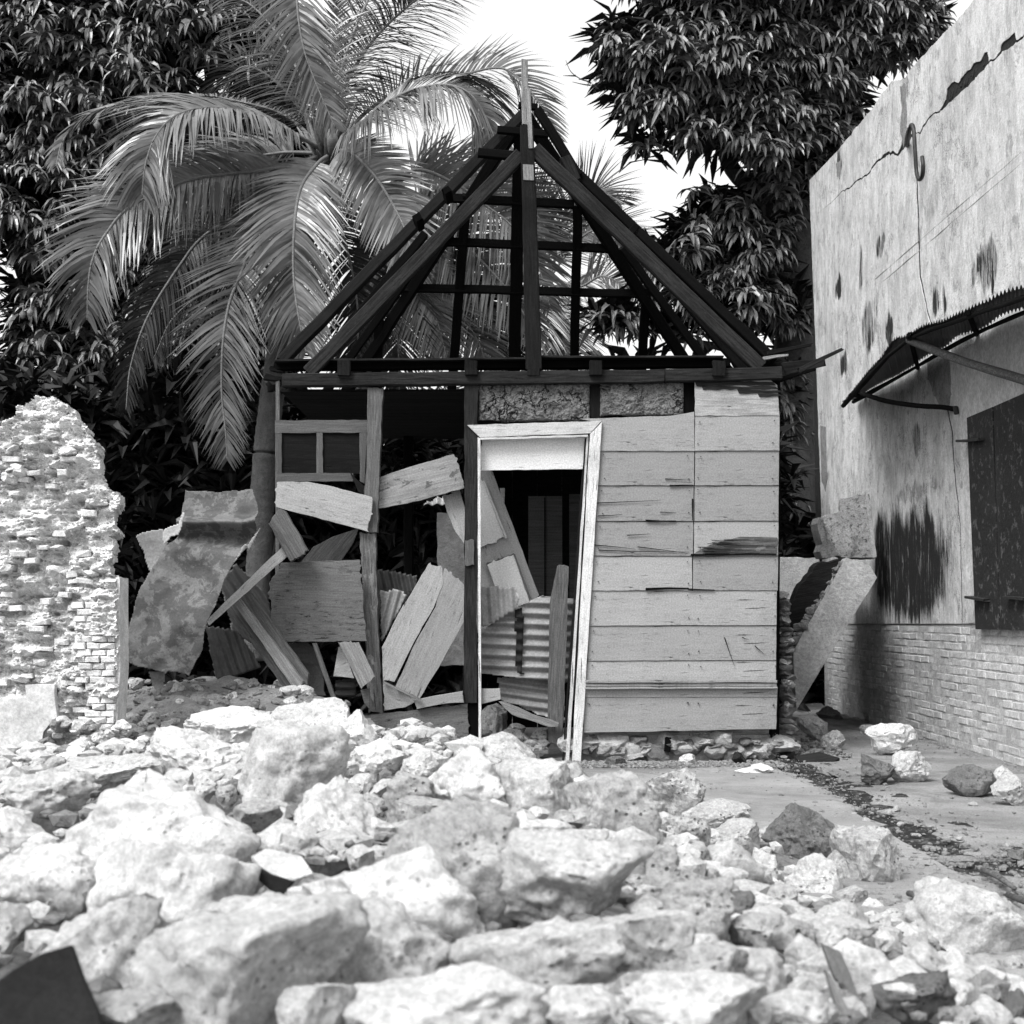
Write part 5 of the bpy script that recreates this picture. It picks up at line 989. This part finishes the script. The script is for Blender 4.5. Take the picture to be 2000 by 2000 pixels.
# dark thicket behind the house and the ruin: ground to eaves
R = np.random.RandomState(77); VV = []; FF = []; o = 0
for _ in range(5200):
    x = R.uniform(-7.5, 6.5); y = R.uniform(16.3, 20) + (2.2 if x > 3.2 else 0); z = R.uniform(-.1, 3.1 if x < 3.4 else 2.2) + (.9 if x < -2.5 else 0) * R.rand()
    v, f = ROSL[R.randint(8)]; v = xf(v, (x, y, z), R.uniform(0, 6.28), R.uniform(-.6, .6), 0, R.uniform(1.2, 2.4)); VV.append(v); FF.append(f + o); o += len(v)
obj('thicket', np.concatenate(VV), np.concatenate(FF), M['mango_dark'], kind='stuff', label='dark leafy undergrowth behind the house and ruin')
VV = []; FF = []; o = 0
for _ in range(3000):
    x = R.uniform(-22, 24); y = R.uniform(24, 34); z = R.uniform(-.1, 4.2 + 1.2 * math.sin(x * .6))
    v, f = ROSL[R.randint(8)]; v = xf(v, (x, y, z), R.uniform(0, 6.28), R.uniform(-.6, .6), 0, R.uniform(3, 5.5)); VV.append(v); FF.append(f + o); o += len(v)
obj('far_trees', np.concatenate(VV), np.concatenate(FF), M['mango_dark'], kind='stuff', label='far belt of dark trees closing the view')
# ------------------------------------------------------------------ rubble heap: single blocks
heroes = [  # px, py, w, h, material, description
 (453,1426,163,78,'rockb','broad pale block at the back of the heap, below the rusty sheet'),(380,1477,195,100,'rockb','wide white block left of the big tilted grey block'),(217,1506,165,55,'rock','long low white block in front of the brick ruin'),
 (576,1513,190,178,'rock','large tilted smooth block with a rounded grey face, left of centre'),(609,1422,172,100,'rock','pocked white block with dark holes in front of the scarred post'),(692,1440,84,92,'rockb','bright rounded block next to the pocked one'),
 (100,1562,150,95,'rock','white block with a dark pitted hollow near the left edge'),(36,1632,90,85,'rockb','pale block at the left edge under the pitted one'),(308,1625,350,185,'rockb','huge bright boulder on the left of the heap'),
 (652,1604,150,145,'rockb','bright block right of the huge boulder'),(105,1725,215,135,'rockb','blurred bright boulder at the left edge'),(335,1745,285,180,'rockb','big blurred white boulder left of centre, in front'),
 (18,1815,75,95,'rock','small blurred block cut by the left edge'),(200,1868,190,205,'rock','blurred block right of the dark slate'),(490,1915,385,275,'rock','largest foreground boulder, blurred, at the bottom'),
 (755,1752,365,172,'rockb','flat bright blurred boulder in the middle foreground'),(740,1875,270,200,'rock','blurred brown-faced block under the flat bright boulder'),(885,1695,225,225,'rock2','dark-sided rounded boulder between two bright ones'),
 (1125,1725,258,172,'rock','long ridged boulder in the middle of the heap'),(1040,1885,295,155,'rock','blurred wedge-shaped boulder below the ridged one'),(870,1990,340,165,'rockb','blurred pale boulder at the bottom edge'),
 (740,1490,102,78,'rockb','rounded pale block in front of the bottom boards'),(820,1502,66,62,'rock','small round block left of the bright two-faced block'),(905,1530,165,122,'rockb','bright block with a grey split face in the middle'),
 (978,1477,116,84,'rock','craggy block at the foot of the doorway'),(1048,1548,138,108,'rock','pocked block below the craggy doorway block'),(1115,1530,78,68,'rock2','small block with a grey underside near the concrete walk'),
 (1195,1590,155,145,'rock2','smooth grey-faced boulder right of centre'),(1300,1563,128,112,'rock2','crusted boulder on the edge of the concrete walk'),(1400,1602,112,62,'rock2','low slanting block behind the round dark boulder'),
 (1328,1621,102,54,'rock2','flat ringed block under the crusted boulder'),(1432,1637,92,64,'rock2','blocky lump between the slanting block and the dark boulder'),(1498,1637,68,42,'rock2','low lump left of the round dark boulder'),
 (1572,1645,148,130,'rock3','big round dark-crusted boulder by the concrete walk'),(1692,1690,104,128,'rock2','tall cracked rounded boulder right of the dark one'),(1588,1722,99,94,'rock','angular light-faced block below the dark boulder'),
 (1654,1700,66,68,'rock2','smooth grey wedge between dark and cracked boulders'),(1428,1687,104,82,'rock','pale-topped block with a shaded right side'),(1490,1700,54,74,'rock','upright narrow block beside the dark boulder'),
 (1328,1656,46,38,'rockb','small very white lump under the ringed block'),(1362,1668,56,44,'rock2','grey flat chip beside the small white lump'),(1386,1718,42,44,'rock2','small speckled lump left of the two-tone stone'),
 (1415,1750,60,46,'rock','pale half of the two-tone stone'),(1432,1772,72,50,'rock3','dark half of the two-tone stone'),(1545,1784,78,40,'rock','flat pale stone below the angular block'),(1642,1800,104,64,'rock','pale stone above the broken boards'),
 (1638,1838,130,74,'rock','broad pale stone behind the broken boards'),(1708,1804,52,42,'rock','small bright wedge left of the big right boulder'),(1728,1838,60,40,'rock','small stone with a notch by the dark scrap'),
 (1892,1808,222,162,'rock','large rough white boulder on the far right'),(1809,1877,72,54,'rock','round knobbly stone under the large right boulder'),(1922,1900,68,56,'rock2','knobbly grey stone near the right edge'),
 (1870,1908,38,26,'rock2','small flat stone left of the knobbly grey one'),(1984,1885,45,34,'rock2','small stone at the right edge'),(1689,1900,100,92,'rockb','smooth white stone right of the broken boards'),
 (1584,1878,92,86,'rock','white stone left of the broken boards'),(1479,1905,104,98,'rock','large worn stone in the lower right middle'),(1770,1945,160,78,'rock3','dark mossy block at the bottom right'),(1560,1970,130,62,'rock','pale stone at the bottom below the broken boards'),
 (1855,1985,100,48,'rock','speckled stone at the bottom right edge'),(1345,1770,150,100,'rock2','crusted brownish block in the right slope of the heap'),(1385,1897,135,90,'rock2','pitted dark-stained block above the bright blurred one'),
 (1355,1965,245,115,'rockb','bright blurred boulder at the bottom right of centre'),(1265,1860,155,145,'rock','rough blurred boulder right of the wedge-shaped one'),(1549,1820,72,48,'rock2','low stone between the flat pale stones'),
 (1475,1815,88,54,'rock2','grey crumbly lump on the right slope'),(1988,1978,62,72,'rock3','dark stone cut by the bottom right corner'),(515,1735,48,50,'rock','small blurred lump in the gap below the flat white piece'),
 (590,1745,125,75,'rock2','grey worn block beside the dark hollow'),(1200,1490,44,26,'rock3','small dark stone lying on the concrete walk edge'),(920,1606,95,60,'rock2','greyish block behind the dark-sided boulder'),(820,1600,120,70,'rock2','shadowed block left of the greyish one'),
 (1040,1640,150,70,'rockb','flat bright block above the ridged boulder'),(1130,1655,100,60,'rock','lumpy block top of the ridged boulder'),(960,1640,90,90,'rock','narrow block between dark-sided and ridged boulders'),
 (1210,1690,90,90,'rock2','grey block right of the ridged boulder'),(1270,1700,110,90,'rock2','spotted block beside the ringed one'),(800,1555,90,80,'rock2','pitted block under the small round one'),(500,1590,90,55,'rock2','crumbled block in the crevice of the big tilted block'),
 (480,1800,160,90,'rock','shaded blurred block behind the largest foreground boulder'),(620,1985,130,120,'rock','blurred block at the bottom between boulders'),(1120,1985,180,110,'rockb','blurred white block at the bottom centre'),
 (555,1655,120,80,'rockb','smooth bright block above the flat white piece'),(60,1990,160,80,'rock3','dark blurred block in the lower left corner'),(260,1985,160,90,'rock2','blurred block at the bottom left'),
]
rc = thing; G = 'limestone blocks in the rubble heap'
placed = []
def put_rock(px, py, w, h, mat, lab, seed, sub=4, group=G, name='limestone_block', cat='rock', sit=False, lift=0.):
    if sit: p = on_z(px, py + h * .45, .0)
    else: p = on_heap(px, min(py + h * .22, 2080))
    Y = p.y; c = at(px, py, Y); s = Y / FPX / 2
    V, F = rock_np(seed, sub, 9 if sub > 2 else 6); R = random.Random(seed); dpt = (w + h) / 2 * s * R.uniform(.85, 1.15)
    m = Matrix.Translation(c + Vector((0, dpt * .3 if sit else 0, lift))) @ Matrix.Diagonal((w * s * 1.06, dpt, h * s * 1.06, 1))
    V = V @ np.diag([w * s * 1.06, dpt, h * s * 1.06])
    V[:, 2] = np.maximum(V[:, 2], -h * s * .97) if sit else np.where(V[:, 2] < 0, V[:, 2] * 1.5, V[:, 2])
    o = obj(name, V, F, M[mat], None, Matrix.Translation(c + Vector((0, dpt * .3 if sit else 0, lift))), smooth=(h * 1 > 0 and sub > 3 and Y < 5), label=lab, cat=cat, group=group)
    placed.append((px, py, w, h)); return o
for i, (px, py, w, h, mt, ds) in enumerate(heroes):
    e = 1.12 if w > 60 else 1.05
    put_rock(px, py, w * e, h * e, mt, ds, 1000 + i, 5 if w > 120 else 4)
R = random.Random(9); k = 0; tries = 0
while k < 210 and tries < 9000:
    tries += 1; py = R.uniform(1400, 1990); px = R.uniform(0, 2000); p = on_heap(px, py)
    if xb(p.y) - p.x < .02 or p.y > 10.3 or (px < 250 and py < 1480): continue
    if (py > 1680 and px < 1150) or (py > 1580 and px < 700) or (py < 1485 and 690 < px < 960): continue
    w = R.uniform(34, 78) * (7 / max(3.2, p.y)) * .75; h = w * R.uniform(.6, .9)
    if any(abs(px - a) < (w + c) * .33 and abs(py - b) < (h + d) * .30 for a, b, c, d in placed): continue
    k += 1; mt_ = R.choice(['rock', 'rock2', 'rock', 'rockb']); zn = ('at the back of the heap below the open bay' if px < 900 else 'at the back of the heap below the doorway') if py < 1560 else ('on the left side of the heap' if px < 650 else 'in the middle of the heap' if px < 1200 else 'on the upper right slope of the heap' if py < 1780 else 'at the lower right end of the heap')
    put_rock(px, py, w, h, mt_, '%s %s limestone lump wedged %s' % ('fist-sized' if w < 52 else 'head-sized', {'rock': 'pale', 'rock2': 'grey', 'rockb': 'chalk-white'}[mt_], zn), 3000 + k, 3, 'small lumps wedged in the rubble heap', 'limestone_lump')
# lumps below the rusty sheet and around the ruin foot
k = 0
for i in range(110):
    px = R.uniform(232, 720); py = R.uniform(1325, 1455)
    if py > 1395 and px > 400 or py < 1330 + max(0, px - 560) * .3: continue
    w = R.uniform(14, 42); h = w * R.uniform(.55, .85); p = on_heap(px, py); c = at(px, py, p.y); s = p.y / FPX / 2; V, F = rock_np(4000 + i, 3, 8); k += 1
    mt_ = R.choice(['rubble', 'rubble', 'rock', 'rock2'])
    o = obj('rubble_stone', V @ np.diag([w * s, w * s, h * s]), F, M[mt_], None, Matrix.Translation(c), label='%s %s stone lying %s' % ('tiny' if w < 22 else 'small' if w < 32 else 'larger', {'rubble': 'dusty dark', 'rock': 'pale', 'rock2': 'grey'}[mt_], 'beside the foot of the brick ruin' if px < 330 else 'below the rusty metal sheet' if px < 430 else 'below the broad slanting plank' if px < 600 else 'beside the scarred post of the house'), cat='stone', group='dusty stones below the rusty sheet')
for i in range(60):
    px = R.uniform(-10, 250); py = R.uniform(1410, 1500) ; w = R.uniform(14, 44); h = w * .7; p = on_heap(px, py); c = at(px, py, min(p.y, 8.9)); s = c.y / FPX / 2; V, F = rock_np(4300 + i, 3, 8)
    if px < 90 and py < 1470: continue
    mt_ = R.choice(['rubble', 'ruin_brick', 'rock'])
    obj('rubble_stone', V @ np.diag([w * s, w * s, h * s]), F, M[mt_], None, Matrix.Translation(c), label='%s %s crumbled %s' % ('tiny' if w < 22 else 'small' if w < 34 else 'larger', {'rubble': 'dark', 'rock': 'pale', 'ruin_brick': 'limewashed'}[mt_], 'stone under the plaster patch of the brick ruin' if px < 120 else 'stone at the foot of the ruin\'s bricked right end'), cat='stone', group='crumbled stones at the foot of the ruin')
for i in range(26):
    px = R.uniform(945, 1080); py = R.uniform(1420, 1485); w = R.uniform(16, 44); h = w * R.uniform(.5, .8); c = at(px, py, 11.05 + (1480 - py) * .012); s = c.y / FPX / 2; V, F = rock_np(4500 + i, 3, 8)
    mt_ = R.choice(['rubble', 'rock2'])
    obj('rubble_stone', V @ np.diag([w * s, w * s, h * s]), F, M[mt_], None, Matrix.Translation(c), label='%s %s stone in the foot of the doorway, %s' % ('small' if w < 30 else 'larger', {'rubble': 'dark', 'rock2': 'grey'}[mt_], 'near the white jamb' if px < 1000 else 'below the upright plank'), cat='stone', group='stones in the foot of the doorway')
put_rock(962, 1407, 56, 64, 'rock2', 'grey stone sitting just inside the white door jamb', 4600, 4, None, 'stone', 'stone'); COL.objects[-1].location.y = 11.25 if False else COL.objects[-1].location.y
# stones on the right-hand pavement and in the alley
for i, (px, py, w, h, mt, ds) in enumerate(((1743,1447,95,66,'rockb','bright white stone by the brick wall, behind two others'),(1716,1505,70,62,'rock3','round dark crusted stone on the pavement'),(1781,1500,78,64,'rock','half white stone next to the round dark one'),
 (1903,1528,106,62,'rock3','long dark-sided stone by the wall near the right edge'),(1975,1543,68,62,'rock2','smooth grey stone at the right edge of the pavement'),(1963,1512,38,32,'rock','small pale stone behind the smooth grey one'),
 (1588,1425,62,52,'rock2','dull grey stone at the mouth of the alley'),(1630,1447,46,40,'rock2','small dull stone in front of the alley'),(1700,1426,40,20,'rock2','low stone in the shade of the alley'),(1620,1395,50,30,'rock3','dark lump deep in the alley'),
 (1343,1484,32,22,'rock','small pale lump at the foot of the house'),(1444,1482,27,26,'dark','small round dark ball by the newspaper'),(1527,1555,12,8,'rock3','tiny dark chip on the concrete walk'))):
    put_rock(px, py, w, h, mt, ds, 5000 + i, 4, None, 'stone', 'stone', sit=True)
# pebbles, gravel and grit: nobody could count them
PB = [rock_np(6000 + i, 1, 4) for i in range(10)]
def scatter(name, n, fn, mat, seed, label):
    R = np.random.RandomState(seed); VV = []; FF = []; o = 0
    for _ in range(n):
        r = fn(R)
        if r is None: continue
        x, y, z, s = r; v, f = PB[R.randint(10)]; a = R.uniform(0, 6.28); c_, s_ = math.cos(a), math.sin(a); v = v * s * R.uniform(.6, 1.3, 3); v = np.stack([v[:, 0] * c_ - v[:, 1] * s_ + x, v[:, 0] * s_ + v[:, 1] * c_ + y, v[:, 2] * .7 + z], 1); VV.append(v); FF.append(f + o); o += len(v)
    obj(name, np.concatenate(VV), np.concatenate(FF), mat, kind='stuff', label=label)
def f1(R):
    y = R.uniform(2.2, 10.8); x = R.uniform(-3.6, 1.9)
    if xb(y) - x < -.12 * R.rand(): return None
    return x, y, hm(x, y) + .005, .010 + .03 * R.rand() ** 3
scatter('rubble_chips', 5200, f1, M['rubble'], 1, 'small chips and crumbs between the blocks of the heap')
def f1b(R):
    y = R.uniform(3, 9.8); x = R.uniform(-3.2, 1.9)
    if xb(y) - x < .1: return None
    return x, y, hm(x, y) + .01, .02 + .05 * R.rand() ** 2
scatter('rubble_chips', 1500, f1b, M['rock'], 2, 'pale limestone chips between the blocks of the heap')
def f2(R):
    y = R.uniform(3.4, 11); x = 2.0 + R.normal() * .19 + (.35 * R.rand() if y < 7 else 0); return x, y, .008, .003 + .013 * R.rand() ** 4
scatter('gutter_grit', 1500, f2, M['gravel'], 3, 'loose grit along the gutter')
def f3(R):
    y = R.uniform(3.2, 6.9); x = R.uniform(1.1, 3.4)
    if xb(y) - x > .1: return None
    return x, y, .006, .003 + .02 * R.rand() ** 4
scatter('yard_gravel', 5200, f3, M['gravel'], 4, 'gravel in front of the pavement')
def f4(R):
    y = 6.8 + 10 * R.rand(); x = R.choice([3.55 - abs(R.normal()) * .06, R.uniform(2.1, 3.5)], p=[.6, .4]); return x, y, .006, .003 + .012 * R.rand() ** 4
scatter('pavement_grit', 1500, f4, M['gravel'], 5, 'crumbs fallen on the pavement beside the wall')
def f5(R):
    x = R.uniform(.3, 1.95); y = 10.75 - abs(R.normal()) * .28
    if R.rand() < .12: y = R.uniform(5.5, 10.5)
    if x < xb(y) - .1: return None
    return x, y, .014, .003 + .014 * R.rand() ** 3
scatter('walk_grit', 2400, f5, M['gravel'], 6, 'crumbs on the concrete walk below the house')
def f6(R):
    x = R.uniform(1.55, 2.6); y = R.uniform(11, 14.5); return x, y, .02, .01 + .04 * R.rand() ** 3
scatter('alley_rubble', 500, f6, M['rubble'], 7, 'rubble on the floor of the alley')
# flat scraps in and on the heap
def scrap(name, label, cat, pts, zoff, mat, th=.02, z0=None, tiltz=.8, Y=None, **kw):
    cx = sum(p[0] for p in pts) / len(pts); cy = sum(p[1] for p in pts) / len(pts); p = on_heap(cx, cy); return plate(name, pts, (p.y if Y is None else Y) + zoff, M[mat], None, th=th, tiltz=tiltz, label=label, cat=cat, **kw)
scrap('slate', 'dark slate-like slab in the lower left corner among blurred boulders', 'slab', [(-60, 1945), (0, 1912), (25, 1893), (80, 1862), (138, 1845), (190, 1975), (215, 2080), (-60, 2100)], -.42, 'dark', tiltz=.35)
scrap('flat_piece', 'flat white block piece over a dark hollow in the left foreground', 'slab', [(490, 1672), (520, 1655), (590, 1672), (612, 1705), (560, 1722), (525, 1708)], -.3, 'rockb', th=.05, tiltz=1.6)
scrap('tile', 'small dark tile sticking out under the flat white piece', 'tile', [(489, 1684), (528, 1708), (575, 1723), (545, 1755), (505, 1720)], -.28, 'dark', tiltz=.1)
scrap('board', 'broken grey board standing upright in the lower right rubble', 'board', [(1605, 1842), (1642, 1858), (1663, 1905), (1677, 1948), (1655, 1955), (1628, 1905)], -.25, 'paint_dark', th=.02, tiltz=.15, grain=((1620, 1850), (1665, 1950)))
scrap('board', 'second thinner board end in front of the upright broken board', 'board', [(1612, 1893), (1625, 1905), (1664, 1985), (1640, 1985)], -.3, 'plank', th=.02, tiltz=.3, grain=((1615, 1895), (1650, 1985)))
scrap('board', 'thin white lath end lying among the rubble right of centre', 'lath', [(1304, 1800), (1322, 1800), (1378, 1855), (1362, 1862)], -.14, 'white', th=.02, tiltz=1.2, grain=((1305, 1800), (1370, 1860)))
scrap('tile', 'dark scrap with a light dot beside the large right boulder', 'tile', [(1736, 1812), (1766, 1820), (1756, 1842), (1740, 1832)], -.15, 'dark', tiltz=.6)
scrap('tile', 'grey broken tile in the hollow below the dark boulder', 'tile', [(1462, 1750), (1490, 1750), (1510, 1770), (1500, 1785), (1460, 1768)], -.05, 'paint_dark', tiltz=1.)
scrap('slab', 'thin dark slab lying at the mouth of the alley', 'slab', [(1552, 1476), (1600, 1468), (1640, 1480), (1625, 1490), (1560, 1486)], 0, 'beam', tiltz=4., Y=10.9)
pp = thing('newspaper', on_z(1478, 1500, .02), 'crumpled white newspaper lying on the concrete walk', 'newspaper')
plate('sheet', [(1434, 1505), (1462, 1498), (1480, 1492), (1498, 1498), (1512, 1502), (1496, 1510), (1475, 1511)], 10.05, M['paper'], pp, th=.003, tiltz=4., jit=.008)
plate('sheet', [(1466, 1494), (1485, 1490), (1510, 1500), (1490, 1506)], 10.0, M['paper'], pp, th=.003, tiltz=2.2, jit=.01)
for (a, b, w, lab) in (((1855, 1950), (2060, 1918), 8, 'long stick lying at the lower right edge'), ((1968, 1748), (2050, 1790), 7, 'thin stick beside the gravel at the right edge'), ((1920, 1700), (1982, 1735), 6, 'bent stick on the gravel near the right edge'), ((1775, 1745), (1800, 1762), 4, 'short twig by the large right boulder')):
    A, B = on_z(a[0], a[1], .03), on_z(b[0], b[1], .03); V, F = tubeVF([A, A.lerp(B, .5) + Vector((0, .01, .01)), B], [.012, .014, .009], 7); obj('stick', V, F, M['old_wood'], smooth=True, label=lab, cat='stick')
A, B = on_z(1922, 1702, .03), on_z(1930, 1700, .03); put_rock(1926, 1700, 22, 26, 'rock3', 'dark knob at the end of the bent stick', 5100, 3, None, 'stone', 'stone', sit=True)
put_rock(1990, 1672, 40, 24, 'rock3', 'dark stone on the gravel at the right edge', 5101, 3, None, 'stone', 'stone', sit=True)
for i, (px, py) in enumerate(((1668, 1590), (1692, 1602), (1760, 1610), (1790, 1632), (1900, 1570), (1752, 1579), (1738, 1587), (1875, 1638), (1969, 1652))):
    put_rock(px, py, R.uniform(10, 20), R.uniform(7, 13), 'rock2', 'little loose stone on the pavement by the gutter', 5200 + i, 2, 'little stones on the pavement', 'stone', 'stone', sit=True)
